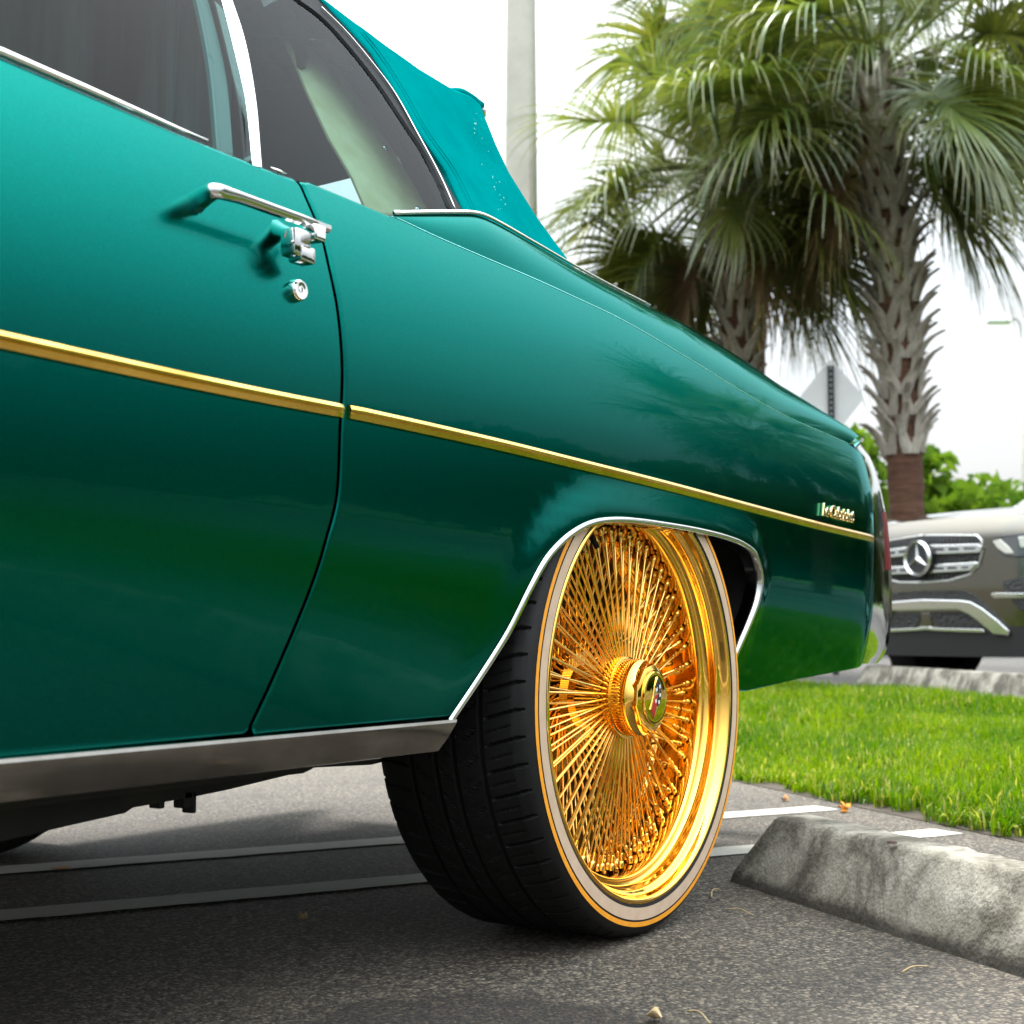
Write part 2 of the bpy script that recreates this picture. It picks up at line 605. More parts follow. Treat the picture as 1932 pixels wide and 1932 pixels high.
def patch_obj(name, outline, F, mat, parent, **kw):
    world = kw.pop('world', True)
    v, f, n = patch(outline, F, **kw)
    return mesh_obj(name, v, f, mat, parent, world=world, normals=n)
# ================================================================== the green convertible
YC = 2.10                                                  # car centre line
car = empty('convertible_car', (1.6, YC, 0.0))
tag(car, 'glossy green convertible with a teal soft top and gold spoked wheel', 'car')

_sz = np.linspace(-0.9, 0.7, 1601)
_ss = np.interp(_sz, [-0.9, -0.45, -0.27, -0.20, -0.145, -0.08, 0.0, 0.06, 0.16, 0.27, 0.36, 0.7], [-0.27, -0.26, -0.24, -0.20, -0.085, -0.045, -0.025, 0.02, 0.20, 0.42, 0.55, 0.7])
_ker = np.hanning(61); _ker /= _ker.sum()
_ss = np.convolve(np.pad(_ss, 30, 'edge'), _ker, 'valid')
_sy = np.concatenate([[0], np.cumsum(0.5 * (_ss[1:] + _ss[:-1]) * np.diff(_sz))])
_sy -= np.interp(0.0, _sz, _sy)
def trim_z(x):
    q = np.clip((x - 1.1) / 2.4, 0, 1)
    return 0.793 - 0.058 * (0.35 * q * q + 0.65 * q)
def side0(x, z):
    x = np.asarray(x, float); z = np.asarray(z, float)
    y = 1.135 + np.interp(z - trim_z(x), _sz, _sy)
    y = y + 0.030 * np.clip((x - 1.9) / 1.6, 0, None) ** 2
    y = y + 0.75 * np.clip(x - 3.42, 0, None) ** 2
    y = y + 0.020 * np.clip((0.3 - x) / 2.0, 0, None) ** 2
    return y
ARCH_PX = [(817, 1418), (856.6, 1357), (906, 1278), (957, 1190), (990.8, 1117), (1024.4, 1055), (1055, 1018.8), (1086, 995), (1117, 981), (1159, 976), (1201, 978.7), (1257, 986.6), (1313, 996.4), (1369, 1010.4), (1403, 1024.4), (1422.5, 1041), (1431, 1061), (1436.5, 1089), (1434, 1117), (1419.7, 1167), (1402.9, 1212), (1387.5, 1252), (1366, 1312)]
ARCH = np.array(on_surf(ARCH_PX, lambda x, z: side0(x, z) - 0.008))
ARCH_S = spline(ARCH, 120)
def side(x, z):
    y = side0(x, z)
    P = np.stack([np.asarray(x, float).ravel(), np.asarray(z, float).ravel()], 1)
    d = dist_poly(ARCH_S[::2], P, closed=False).reshape(np.shape(y))
    wgt = np.clip((np.asarray(z) - 0.40) / 0.16, 0, 1)
    q = np.clip(1 - d / 0.070, 0, 1)
    ins = inside(ARCH_S[::2], P).reshape(np.shape(y))
    q = np.where(ins, 1.0, q)
    return y - 0.010 * wgt * (q * q * (3 - 2 * q))
def F_side(a, b, off):
    return np.stack([a, side(a, b) - off, b], 1)
def F_side_plain(a, b, off):
    return np.stack([a, side0(a, b) - off, b], 1)
def S(px):
    return on_surf(px, side)

BELT_PX = [(-40, 90), (0, 106), (161, 175), (336, 250.6), (467.6, 304), (538, 331), (556, 337)]
GAP_PX = [(560, 340), (568, 350), (578.6, 373.4), (592, 404), (605.5, 437), (622, 504.6), (636, 572), (644, 640), (647, 704), (645.5, 758), (643, 805), (637, 931), (628.3, 975), (619, 1007), (593, 1092.6), (553, 1193.5), (502, 1309.6), (474, 1368)]
gap_door = spline(S(GAP_PX), 110)
belt = np.array(S(BELT_PX))
sill_door = np.array(S([(470, 1386), (240, 1408.5), (0, 1431.5)]))
door_out = np.concatenate([[(0.22, 1.070)], belt, gap_door, sill_door, [(0.22, 0.402)]])
door = patch_obj('door', door_out, F_side_plain, 'car_paint', car, step=0.03, edge=0.012, bev=0.005, drop=0.003, depth=0.03)

# rear quarter panel
CREASE_PX = [(740, 408.7), (753.5, 413.8), (810.7, 440.7), (895, 477.7), (1006, 525), (1083, 560), (1171, 602), (1281, 665.5), (1391, 733), (1479, 783), (1559.5, 819), (1603, 838)]
REAR_PX = [(1614, 845), (1628, 862), (1643, 896), (1651, 930), (1657.5, 968.8), (1662, 1015), (1664.5, 1064.7), (1665.2, 1110), (1664.5, 1153), (1660.7, 1191), (1652, 1252.6)]
crease = spline(S(CREASE_PX), 90)
rear_edge = spline(S(REAR_PX), 50)
gw = 0.0046
tg = np.gradient(gap_door, axis=0); tg /= np.linalg.norm(tg, axis=1)[:, None]
gap_q = gap_door + np.stack([-tg[:, 1], tg[:, 0]], 1) * gw * 1.15
if gap_q[50, 0] < gap_door[50, 0]:
    gap_q = gap_door - (gap_q - gap_door)
bot_px = S([(1640, 1256.5), (1606.6, 1263), (1509, 1281), (1408, 1304.6)])
arch_use = ARCH_S[2:]
arch_rear_low = np.array([arch_use[-1]])
front_low = np.array(S([(853, 1352), (700, 1366), (560, 1379), (482, 1387)]))
arch_part = arch_use[::-1]
arch_part = arch_part[arch_part[:, 1] > front_low[0][1] - 0.002] if True else arch_part
q_out = np.concatenate([[gap_q[2]], S([(585, 343.5), (640, 366), (693, 388.5), (725, 402)]), crease, rear_edge, bot_px, arch_part, front_low, gap_q[::-1][:-3]])
quarter = patch_obj('quarter_panel', q_out, F_side, 'car_paint', car, step=0.022, edge=0.010, bev=0.004, drop=0.003, depth=0.03, flat=crease)

# door jamb behind the gap
jm = MB()
jam = np.concatenate([gap_door])
jv = []
for (x, z) in jam:
    y = float(side0(np.array([x]), np.array([z]))[0])
    jv += [(x - 0.03, y + 0.026, z), (x + 0.03, y + 0.026, z)]
jm.add(jv, [(2 * i, 2 * i + 1, 2 * i + 3, 2 * i + 2) for i in range(len(jam) - 1)])
jm.build('door_jamb', 'gap_dark', car, smooth=True)

# shoulder between the crease and the top edge of the quarter
TOP_PX = [(742, 406), (800, 404.5), (860, 404), (895, 405.4), (918, 412), (1012.6, 464), (1083, 504.5), (1162, 547), (1237, 584), (1272, 600), (1312, 624), (1364, 655), (1417, 690), (1457, 719), (1505, 749), (1571, 793), (1600, 813), (1620, 832)]
def top_in(u):
    return float(np.interp(u, [742, 895, 1012, 1237, 1417, 1571, 1620], [1.192, 1.214, 1.230, 1.260, 1.264, 1.247, 1.235]))
top_edge = np.array([at_y(u, v, top_in(u)) for (u, v) in TOP_PX])
top_s = spline(top_edge, 90)
cr3 = np.stack([crease[:, 0], side(crease[:, 0], crease[:, 1]), crease[:, 1]], 1)
# pair by x
sx = np.linspace(0, 1, 110)
cx = np.stack([np.interp(cr3[0, 0] + 0.002 + sx * (cr3[-1, 0] - cr3[0, 0] - 0.002), cr3[:, 0], cr3[:, k]) for k in range(3)], 1)
tx = np.stack([np.interp(top_s[0, 0] + sx * (top_s[-1, 0] - top_s[0, 0]), top_s[:, 0], top_s[:, k]) for k in range(3)], 1)
M = 10
sv = []
for i in range(len(sx)):
    for j in range(M):
        w = j / (M - 1)
        P = cx[i] * (1 - w) + tx[i] * w
        h = np.linalg.norm(tx[i] - cx[i])
        P = P + np.array([0, -0.55, 0.75]) * 0.16 * h * 4 * w * (1 - w) * 0.6
        sv.append(P)
shoulder = mesh_obj('shoulder_panel', sv, grid_faces(len(sx), M), 'car_paint', car)
fix_normals(shoulder.data)
if shoulder.data.polygons[len(shoulder.data.polygons) // 2].normal.z < 0: shoulder.data.flip_normals()

# deck between the two shoulders
dk = tx[tx[:, 0] > 1.86]
dv = []
ND = 24
for P in dk:
    for j in range(ND):
        w = j / (ND - 1)
        Y = P[1] * (1 - w) + (2 * YC - P[1]) * w
        dv.append((P[0] + 0.05 * 4 * w * (1 - w), Y, P[2] - 0.0015 + 0.028 * 4 * w * (1 - w)))
deck = mesh_obj('trunk_lid', dv, grid_faces(len(dk), ND), 'car_paint', car)
fix_normals(deck.data)
if deck.data.polygons[len(deck.data.polygons) // 2].normal.z < 0: deck.data.flip_normals()

# chrome strips along the top edges
def strip_tube(name, pts, r, mat, parent=car, seg=8):
    return MB().tube(pts, r, seg).build(name, mat, parent, smooth=True)
ch = top_s[top_s[:, 0] < at_y(1238, 584, 1.255)[0]]
strip_tube('deck_molding', ch + np.array([0, -0.002, 0.003]), np.interp(np.linspace(0, 1, len(ch)), [0, .25, .45, 1], [0.0034, 0.0038, 0.0026, 0.0020]), 'chrome')
bl = np.array(S([(-60, 82), (0, 102), (80, 136.5), (161, 171), (250, 209.5), (336, 247), (390, 268.5)]))
bl3 = np.array([(x, side0(np.array([x]), np.array([z]))[0] - 0.001, z + 0.002) for (x, z) in bl])
bl3 = np.concatenate([[(0.22, bl3[0, 1], 1.078)], bl3])
strip_tube('belt_molding', bl3, np.interp(np.linspace(0, 1, len(bl3)), [0, .6, 1], [0.0052, 0.0042, 0.0015]), 'chrome')
bl = np.array(S([(516, 320), (530, 326), (545, 332)]))
strip_tube('belt_molding', np.array([(x, side0(np.array([x]), np.array([z]))[0] + 0.004, z + 0.003) for (x, z) in bl]), [0.001, 0.0022, 0.001], 'chrome')
# fine light seam along the crease
strip_tube('seam_bead', cr3[1:] + np.array([0, 0.0003, 0.0]), 0.0012, 'car_paint')

# arch molding: bright lip round the wheel opening
A = arch_use
tg = np.gradient(A, axis=0); tg /= np.linalg.norm(tg, axis=1)[:, None]
nin = np.stack([tg[:, 1], -tg[:, 0]], 1)
ctr = np.array([2.25, 0.45])
if ((ctr - A[60]) @ nin[60]) < 0: nin = -nin
prof = [(-0.0015, 0.0), (0.0, 0.004), (0.006, 0.005), (0.009, 0.002), (0.0105, -0.012), (0.0105, -0.03)]
av = []
for i in range(len(A)):
    for (a, o) in prof:
        x, z = A[i] + nin[i] * a
        av.append((x, side(np.array([A[i, 0]]), np.array([A[i, 1]]))[0] - o, z))
arch_m = mesh_obj('arch_molding', av, grid_faces(len(A), len(prof)), 'arch_chrome', car)
fix_normals(arch_m.data)
# wheelhouse: dark tunnel behind the arch
wv_ = []
AW = ARCH_S[::3]
for (x, z) in AW:
    y = side(np.array([x]), np.array([z]))[0]
    c2 = np.array([2.3, 0.42]); d2 = np.array([x, z]) - c2
    for k, (dy, sc) in enumerate(((0.012, 1.0), (0.05, 1.03), (0.12, 1.06), (0.46, 1.06))):
        p = c2 + d2 * sc
        wv_.append((p[0], y + dy, p[1]))
whs = mesh_obj('wheelhouse', wv_, grid_faces(len(AW), 4), 'underbody_black', car)
bk = MB(); bk.box((2.28, 1.60, 0.62), (1.35, 0.02, 0.62)); bk.build('wheelhouse_wall', 'underbody_black', car)

# sill
SX0 = -0.35
e_top = S([(853, 1357.5)])[0]; e_bot = S([(818, 1417)])[0]
sec = [(1.222, 0.396), (1.186, 0.393), (1.1845, 0.389), (1.190, 0.368), (1.199, 0.350), (1.210, 0.348), (1.24, 0.348)]
xs = np.concatenate([np.linspace(SX0, 1.55, 40), np.linspace(1.56, 1.0, 2) * 0 + 1.6])
sv = []
nx = 46
for i in range(nx):
    for (y, z) in sec:
        w = np.clip((z - 0.348) / 0.046, 0, 1)
        xe = e_bot[0] * (1 - w) + e_top[0] * w
        sv.append((SX0 + (xe - SX0) * i / (nx - 1), y, z))
sf = grid_faces(nx, len(sec))
sf.append([(nx - 1) * len(sec) + j for j in range(len(sec))])
sill = mesh_obj('sill_molding', sv, sf, 'sill_chrome', car)
auto_smooth(sill.data, 30)
# dark lip between door and sill
MB().box((0.66, 1.222, 0.402), (2.0, 0.03, 0.012)).build('sill_seal', 'gap_dark', car)

# gold side trim
def trim(name, px, parent, taper=True):
    P = spline(S(px), 70)
    prof = [(-0.0088, 0.0), (-0.0084, 0.0045), (-0.0022, 0.0072), (-0.0010, 0.0060), (0.0008, 0.0080), (0.0030, 0.0086), (0.0078, 0.0052), (0.0088, 0.0)]
    v = []
    n = len(P)
    for i in range(n):
        s = 1.0
        k = min(i, n - 1 - i)
        o_s = 0.55 if k == 0 else 1.0
        for (h, o) in prof:
            x, z = P[i, 0], P[i, 1] + h
            v.append((x, float(side0(np.array([x]), np.array([z]))[0]) - o * o_s - 0.0008, z))
    f = grid_faces(n, len(prof))
    m = len(prof)
    f += [list(range(m)), [(n - 1) * m + j for j in range(m)]]
    o = mesh_obj(name, v, f, 'gold_trim', parent)
    auto_smooth(o.data, 28)
    return o
trim('side_trim', [(-60, 629), (0, 642), (160, 677), (320, 711.5), (480, 744.5), (644, 776)], door)
trim('side_trim', [(656.5, 777), (800, 808), (950, 842), (1100, 878.5), (1250, 915.5), (1400, 955), (1540, 991.5), (1646, 1018.5)], quarter)

# door handle
def sy(u, v, o):
    """point seen at picture place (u, v), o metres proud of the door skin"""
    Y = 1.16
    for _ in range(60):
        P = at_y(u, v, Y)
        Y += 0.6 * (float(side0(np.array([P[0]]), np.array([P[2]]))[0]) - o - Y)
    return at_y(u, v, Y)
hb = MB()
a0 = sy(366, 384, 0.000); a1 = sy(380, 373, 0.014); a2 = sy(405, 361, 0.040); a3 = sy(440, 369, 0.043); a4 = sy(520, 397, 0.044); a5 = sy(618, 432, 0.044)
path = spline([a0, a1, a2, a3, a4, a5], 30)
hw = np.interp(np.linspace(0, 1, 30), [0, .15, .35, .5, .8, 1], [0.018, 0.0155, 0.0115, 0.0090, 0.0085, 0.0080])
ht = np.interp(np.linspace(0, 1, 30), [0, .15, .35, .6, 1], [0.0085, 0.0075, 0.0065, 0.006, 0.006])
hv = []
tanp = np.gradient(path, axis=0); tanp /= np.linalg.norm(tanp, axis=1)[:, None]
for i in range(30):
    up = np.array([0, 0, 1.0]); sd_ = np.cross(tanp[i], up); sd_ /= np.linalg.norm(sd_)
    up = np.cross(sd_, tanp[i])
    h, w = hw[i] * 0.62, ht[i]
    for (p, q) in ((-w * .8, -h), (w * .5, -h), (w, -h * .3), (w, h * .55), (w * .55, h), (-w * .6, h), (-w, h * .5), (-w, -h * .5)):
        hv.append(path[i] + sd_ * p + up * q)
hf = grid_faces(30, 8)
for i in range(29):
    hf.append([i * 8 + 7, i * 8, (i + 1) * 8, (i + 1) * 8 + 7][::-1])
hf += [list(range(8)), [29 * 8 + j for j in range(8)]]
handle = mesh_obj('door_handle', hv, hf, 'handle_chrome', door)
auto_smooth(handle.data, 40)
# rear mount, button housing and lower lug
mt = MB()
n0, n1 = sy(520, 434, -0.004), sy(550, 446, 0.030)
mt.tube([n0, n0 * .5 + n1 * .5, n1], [0.0125, 0.0100, 0.0095], 12)
c2_ = sy(560, 458, 0.030)
mt.box((c2_[0], c2_[1] + 0.002, c2_[2] - 0.001), (0.030, 0.024, 0.034), bev=0.005)
c3_ = sy(572, 482, 0.030)
mt.box((c3_[0], c3_[1] + 0.002, c3_[2]), (0.026, 0.022, 0.020), bev=0.0035)
o = mt.build('handle_mount', 'handle_chrome', door); auto_smooth(o.data, 35)
c = sy(596, 443, 0.046); bt = MB()
bt.box((c[0] - 0.004, c[1] + 0.006, c[2]), (0.020, 0.034, 0.019), bev=0.0022)
o = bt.build('handle_button', 'chrome', door); auto_smooth(o.data, 35)
b2 = MB(); b2.box((c[0] - 0.004, c[1] - 0.0112, c[2]), (0.0140, 0.002, 0.0125), bev=0.0006)
b2.build('button_pad', 'satin_chrome', door)
# lock
lk = sy(556, 549, 0.0)
lm = MB().lathe([(0.0, 0.0112), (0.0040, 0.0112), (0.0042, 0.0106), (0.0046, 0.0108), (0.0108, 0.0110), (0.0122, 0.0096), (0.0128, 0.007), (0.0136, 0.003), (0.0138, -0.004)], 40)
lm.box((0.0004, -0.0114, 0.0), (0.0011, 0.0006, 0.0058), 1)
lock = lm.build('door_lock', 'chrome', door, world=False, smooth=True, mats=['chrome', 'enamel_black'])
lock.location = Vector(lk) - Vector(ORIGIN[door.name])
auto_smooth(lock.data, 40)

# script letters on the quarter
cu = bpy.data.curves.new('letters', 'FONT')
cu.body = 'Le Cabriolet'
cu.size = 1.0; cu.extrude = 0.06; cu.bevel_depth = 0.045; cu.bevel_resolution = 2; cu.shear = 0.22; cu.offset = 0.012
cu.space_character = 0.92
to = bpy.data.objects.new('letters_tmp', cu); COL.objects.link(to)
bpy.context.view_layer.update()
tm = bpy.data.meshes.new_from_object(to)
bpy.data.objects.remove(to)
tv = np.array([v.co[:] for v in tm.vertices])
w = tv[:, 0].max() - tv[:, 0].min(); tv[:, 0] -= tv[:, 0].min()
hmax = tv[:, 1].max()
bl_, br_ = [np.array(p) for p in S([(1547, 971), (1606.5, 985.5)])]
tl_ = np.array(S([(1548.5, 948.5)])[0])
hgt = tl_[1] - bl_[1]
X = bl_[0] + (br_[0] - bl_[0]) * tv[:, 0] / w
Z = bl_[1] + (br_[1] - bl_[1]) * tv[:, 0] / w + hgt * tv[:, 1] / hmax
Yt = side0(X, Z) - 0.004 - tv[:, 2] * 0.035
lettering = mesh_obj('script_lettering', np.stack([X, Yt, Z], 1), [list(p.vertices) for p in tm.polygons], 'gold_letters', quarter)
auto_smooth(lettering.data, 50)

# ------------------------------------------------------------------ windows and soft top
def glass_y(x, z):
    return 1.196 + 0.55 * (np.asarray(z, float) - 1.075) + 0 * np.asarray(x, float)
def can_y(x, z):
    return 1.186 + 0.55 * (np.asarray(z, float) - 1.075) + 0.10 * np.clip(np.asarray(x, float) - 1.8, 0, 0.5) + 0.0014 * np.sin(13 * np.asarray(x, float) + 5 * np.asarray(z, float)) * np.sin(15 * np.asarray(z, float) - 6 * np.asarray(x, float))
def mkF(fn):
    return lambda a, b, off: np.stack([a, fn(a, b) - off, b], 1)
F_glass, F_can = mkF(glass_y), mkF(can_y)
G = lambda px: on_surf(px, glass_y)
K = lambda px: on_surf(px, can_y)
# door glass
dg = [(0.30, 1.06), (0.30, 1.43)] + [(0.9, 1.455), (1.30, 1.44)] + G([(405, -40), (411, 0), (437, 111), (454, 188), (466, 298), (468, 316)]) + G([(336, 262), (161, 187), (0, 118)])
patch_obj('door_glass', dg, F_glass, 'tinted_glass', car, step=0.08, edge=0.03, bev=0, depth=0)
qg = G([(481, 316), (471, 188), (451, 74), (425.6, 0), (412, -30)]) + [(1.40, 1.445), (1.53, 1.448)] + G([(552, 0), (606.5, 37), (655.7, 90), (711.8, 161.5), (756.7, 228.8), (801.6, 298), (850, 404), (760, 412), (700, 400), (600, 356), (540, 335)])
patch_obj('quarter_glass', qg, F_glass, 'tinted_glass', car, step=0.08, edge=0.03, bev=0, depth=0)
# pillar strip between them
dl = [tuple(q) for q in spline(G([(396, -40), (409, 0), (437, 111), (454, 188), (467, 314)]), 24)]; dr = [tuple(q) for q in spline(G([(484, 318), (473, 188), (452, 74), (428, 0), (415, -40)]), 24)]
patch_obj('window_pillar', np.array(dl + dr), F_glass, 'chrome', car, step=0.02, edge=0.02, bev=0.002, drop=0.002, depth=0.012, off=0.010)
gl_ = [tuple(q) for q in spline(G([(382, -20), (388, 0), (412, 120), (429, 290)]), 20)]; gr_ = [tuple(q) for q in spline(G([(458, 306), (440, 130), (408, 0), (401, -20)]), 20)]
t = NT('channel_seal'); t.set(Base_Color=(0.05, 0.13, 0.12), Roughness=0.5)
patch_obj('glass_channel', np.array(gl_ + gr_), F_glass, 'channel_seal', car, step=0.02, edge=0.02, bev=0.002, drop=0.004, depth=0.006, off=-0.012)
# black seal round the quarter window and its thin bright edge
si = spline(G([(548, -6), (606.5, 37), (655.7, 90), (711.8, 161.5), (756.7, 228.8), (801.6, 298), (848, 401)]), 40)
so = spline(G([(872, 401), (851, 366), (814, 298), (769, 214), (724, 138), (667.5, 64), (597, -6)]), 40)
patch_obj('window_seal', np.concatenate([si, so]), F_glass, 'rubber_seal', car, step=0.02, edge=0.015, bev=0.003, drop=0.006, depth=0.012, off=0.004)
ml = G([(600, 15), (644, 58), (690, 112), (736, 173), (780, 251), (824, 333), (852, 396)])
strip_tube('seal_edge', np.array([(x, glass_y(x, z) - 0.007, z) for (x, z) in spline(ml, 40)]), 0.0009, 'chrome')

# soft top: side, roof and back in one fabric skin
inner = K([(886, 414), (845, 323), (794, 256 - 6), (743.7, 163), (703, 101), (666, 60.5), (616, 7), (600, -8)])
outer = K([(618, 0), (676, 44), (730, 84), (794, 129.5), (858, 168), (890, 180), (909, 197), (916.5, 220), (939, 276), (962.7, 326.5), (1013, 407.5), (1077, 495), (1092, 520)])
i_ext = [(1.50, 1.462), (1.2, 1.470), (0.75, 1.468), (0.28, 1.440)]
o_ext = [(0.22, 1.490), (0.7, 1.520), (1.15, 1.520), (1.45, 1.503), (1.60, 1.484)]
low = K([(1040, 500), (1000, 480), (940, 446), (900, 426)])
so_path = np.array(o_ext + outer)
top_side = np.concatenate([inner, i_ext, so_path, low])
stp = patch_obj('soft_top', top_side, F_can, 'soft_top_fabric', car, step=0.03, edge=0.012, bev=0.006, drop=0.004, depth=0.012)
sp3 = spline(so_path, 60)
rv = []
NR = 30
for (x, z) in sp3:
    y = float(can_y(x, z))
    rear = np.clip((x - 1.95) / 0.25, 0, 1)
    for j in range(NR):
        w = j / (NR - 1)
        b = 4 * w * (1 - w)
        rv.append((x + rear * 0.10 * b, y + 0.004 + (2 * YC - 2 * y - 0.008) * w, z - 0.002 + (1 - rear) * 0.05 * b))
rf = grid_faces(60, NR)
keep, win = [], []
for q in rf:
    c_ = np.mean([rv[i] for i in q], 0)
    if c_[2] < 1.405 and c_[2] > 1.20 and c_[0] > 2.0 and 1.62 < c_[1] < 2 * YC - 1.62:
        win.append(q)
    else:
        keep.append(q)
o = mesh_obj('roof_skin', rv, keep, 'soft_top_fabric', car); fix_normals(o.data)
o = mesh_obj('rear_window', rv, win, 'clear_glass', car)
for off_px in (9, 15):
    sm_px = [(884 + off_px, 402), (845 + off_px, 323), (794 + off_px, 250), (743.7 + off_px, 163), (703 + off_px, 101), (670 + off_px, 60)]
    sm_ = spline(K(sm_px), 50)
    strip_tube('top_seam', np.array([(x, can_y(x, z) - 0.0002, z) for (x, z) in sm_]), 0.0009, 'soft_top_fabric', stp, 6)
wb = MB()
for i in range(30):
    q = RNG.uniform(0, 1)
    u = float(np.interp(q, [0, .35, 1], [893, 908, 955])) + RNG.normal(0, 6); v = float(np.interp(q, [0, .35, 1], [212, 280, 395])) + RNG.normal(0, 6)
    (x, z) = K([(u, v)])[0]
    r = abs(RNG.normal(0.0007, 0.0006)) + 0.0006
    c_ = np.array([x, float(can_y(x, z)), z])
    ring_ = [c_ + r * np.array([math.cos(a), 0.45 * math.sin(a), math.sin(a)]) for a in np.linspace(0, 2 * math.pi, 6, endpoint=False)]
    wb.add([c_ - np.array([0, r * 0.8, 0])] + ring_, [(0, k + 1, (k + 1) % 6 + 1) for k in range(6)])
wbo = wb.build('water_beads', 'water_bead', stp, smooth=True); wbo['kind'] = 'stuff'
# end of the rear bow with its bright cap
bp_ = [K([(850, 166)])[0], K([(884, 174)])[0], K([(912, 198)])[0]]
bpts = np.array([(x + 0.004, can_y(x, z) + 0.012, z - 0.002) for (x, z) in bp_])
bow = MB().tube(spline(bpts, 10), np.linspace(0.006, 0.013, 10), 10).build('top_bow', 'soft_top_fabric', car, smooth=True)
MB().tube([bpts[-1] - [0.002, 0, 0], bpts[-1] + [0.006, 0, -0.004], bpts[-1] + [0.009, 0.001, -0.012], bpts[-1] + [0.007, 0.002, -0.020]], [0.0125, 0.0120, 0.009, 0.002], 12).build('bow_cap', 'chrome', car, smooth=True)
# headliner with soft folds
hv_ = []
NH = 260
for i in range(NH):
    x = 0.3 + 1.62 * i / (NH - 1)
    zb = float(np.interp(x, [0.3, 0.8, 1.4, 1.9], [1.46, 1.485, 1.475, 1.42]))
    for j in range(20):
        w = j / 19
        hv_.append((x, 1.40 + (2 * YC - 2.80) * w, zb + 0.03 * 4 * w * (1 - w) + 0.042 * abs(math.sin(x * 30)) * (0.7 + 0.3 * math.sin(x * 13 + 1)) - 0.05 * (1 - min(1, 4 * w)) ** 2))
mesh_obj('headliner', hv_, grid_faces(NH, 20), 'headliner_fabric', car)
# invented pleated drape, added to give the door window its vertical streaks
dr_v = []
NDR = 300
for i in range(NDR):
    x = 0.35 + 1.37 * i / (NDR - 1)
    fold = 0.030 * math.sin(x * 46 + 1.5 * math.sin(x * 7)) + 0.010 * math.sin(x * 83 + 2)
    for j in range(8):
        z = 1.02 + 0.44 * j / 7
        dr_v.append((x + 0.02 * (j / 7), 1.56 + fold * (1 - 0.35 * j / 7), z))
mesh_obj('streak_drape', dr_v, grid_faces(NDR, 8), 'drape_fabric', car)
# inner trim panel beside the rear seat
def pan_y(x, z):
    return glass_y(x, z) + 0.075
F_pan = mkF(pan_y)
pan = on_surf([(540, 74), (562, 120), (585, 175), (626, 262), (669.6, 336), (693, 390), (700, 408), (815, 404), (777.5, 336.5), (730, 259), (695, 200), (652.7, 141), (615, 90), (592, 57), (578, 57), (583, 100), (582, 128), (572, 132), (564, 126), (560, 100), (550, 75)], pan_y)
patch_obj('inner_trim_panel', np.array(pan), F_pan, 'tan_vinyl', car, step=0.02, edge=0.01, bev=0.006, drop=0.004, depth=0.004)
for (u, v) in ((727.5, 279), (788, 395), (580, 70)):
    (x, z) = on_surf([(u, v)], pan_y)[0]
    sc_ = MB().lathe([(0, 0.004), (0.003, 0.0036), (0.0055, 0.0015), (0.006, -0.002)], 16).build('panel_screw', 'chrome', car, world=False, smooth=True)
    sc_.location = Vector((x, float(pan_y(x, z)), z)) - Vector(ORIGIN[car.name])
    sc_.rotation_euler = (math.radians(-28), 0, 0)
# dark inner post behind the panel
dkp = on_surf([(598, 30), (660, 110), (735, 235), (800, 345), (835, 404), (880, 404), (845, 330), (770, 205), (690, 90), (630, 20)], lambda x, z: glass_y(x, z) + 0.088)
patch_obj('inner_post', np.array(dkp), mkF(lambda x, z: glass_y(x, z) + 0.088), 'seat_leather', car, step=0.03, edge=0.02, bev=0, depth=0.02)
# seats and cabin floor
for (x, y, wd, tilt, nm) in ((0.95, 1.62, 0.55, 14, 'front_seat'), (0.95, 2.58, 0.55, 14, 'front_seat'), (1.78, YC, 1.35, 20, 'rear_seat')):
    sb = MB()
    R_ = Matrix.Rotation(math.radians(tilt), 3, 'Y')
    sb.box((x, y, 0.92), (0.16, wd, 0.52), rot=R_, bev=0.05)
    sb.box((x - 0.32, y, 0.68), (0.55, wd, 0.16), bev=0.05)
    o = sb.build(nm, 'seat_leather', car); auto_smooth(o.data, 50)
MB().box((0.45, YC, 0.50), (2.1, 1.70, 0.02)).build('cabin_floor', 'underbody_black', car)
# back shelf under the rear window
MB().box((2.05, YC, 1.10), (0.32, 1.6, 0.02)).build('rear_shelf', 'seat_leather', car)

# ------------------------------------------------------------------ tail
NE = 60
e2 = spline(S(REAR_PX), NE)
E3 = np.stack([e2[:, 0], side0(e2[:, 0], e2[:, 1]), e2[:, 1]], 1)
SP = [(1622, 836), (1643, 866), (1658, 908), (1668.3, 953.7), (1673, 974), (1682, 1074.8), (1683, 1102.5), (1682.5, 1160.6), (1678, 1206), (1669, 1234), (1655, 1252)]
S3 = spline(np.array([at_y(u, v, 1.228) for (u, v) in SP]), NE)
S3 = np.stack([np.interp(np.linspace(S3[0, 2], S3[-1, 2], NE), S3[::-1, 2], S3[::-1, k]) for k in range(3)], 1)
E3 = np.stack([np.interp(np.linspace(E3[0, 2], E3[-1, 2], NE), E3[::-1, 2], E3[::-1, k]) for k in range(3)], 1)
def tail_col(w, dx=0.0):
    P = E3 * (1 - w) + S3 * w
    P = P.copy(); P[:, 1] -= 0.004 * 4 * w * (1 - w); P[:, 0] += dx
    return P
cols = [tail_col(0.02), tail_col(0.22), tail_col(0.46), tail_col(0.5), tail_col(0.75), tail_col(1.0), S3 + [0.006, 0.05, 0], S3 + [0.02, 0.30, 0], S3 + [0.03, 0.85, 0]]
zs = E3[:, 2]
def tail_part(name, mask, c0, c1, mat, dx=0.0):
    idx = np.where(mask)[0]
    v = []
    for i in idx:
        for c in range(c0, c1 + 1):
            v.append(cols[c][i] + [dx, -dx, 0])
    o = mesh_obj(name, v, grid_faces(len(idx), c1 - c0 + 1), mat, car)
    fix_normals(o.data)
    return o
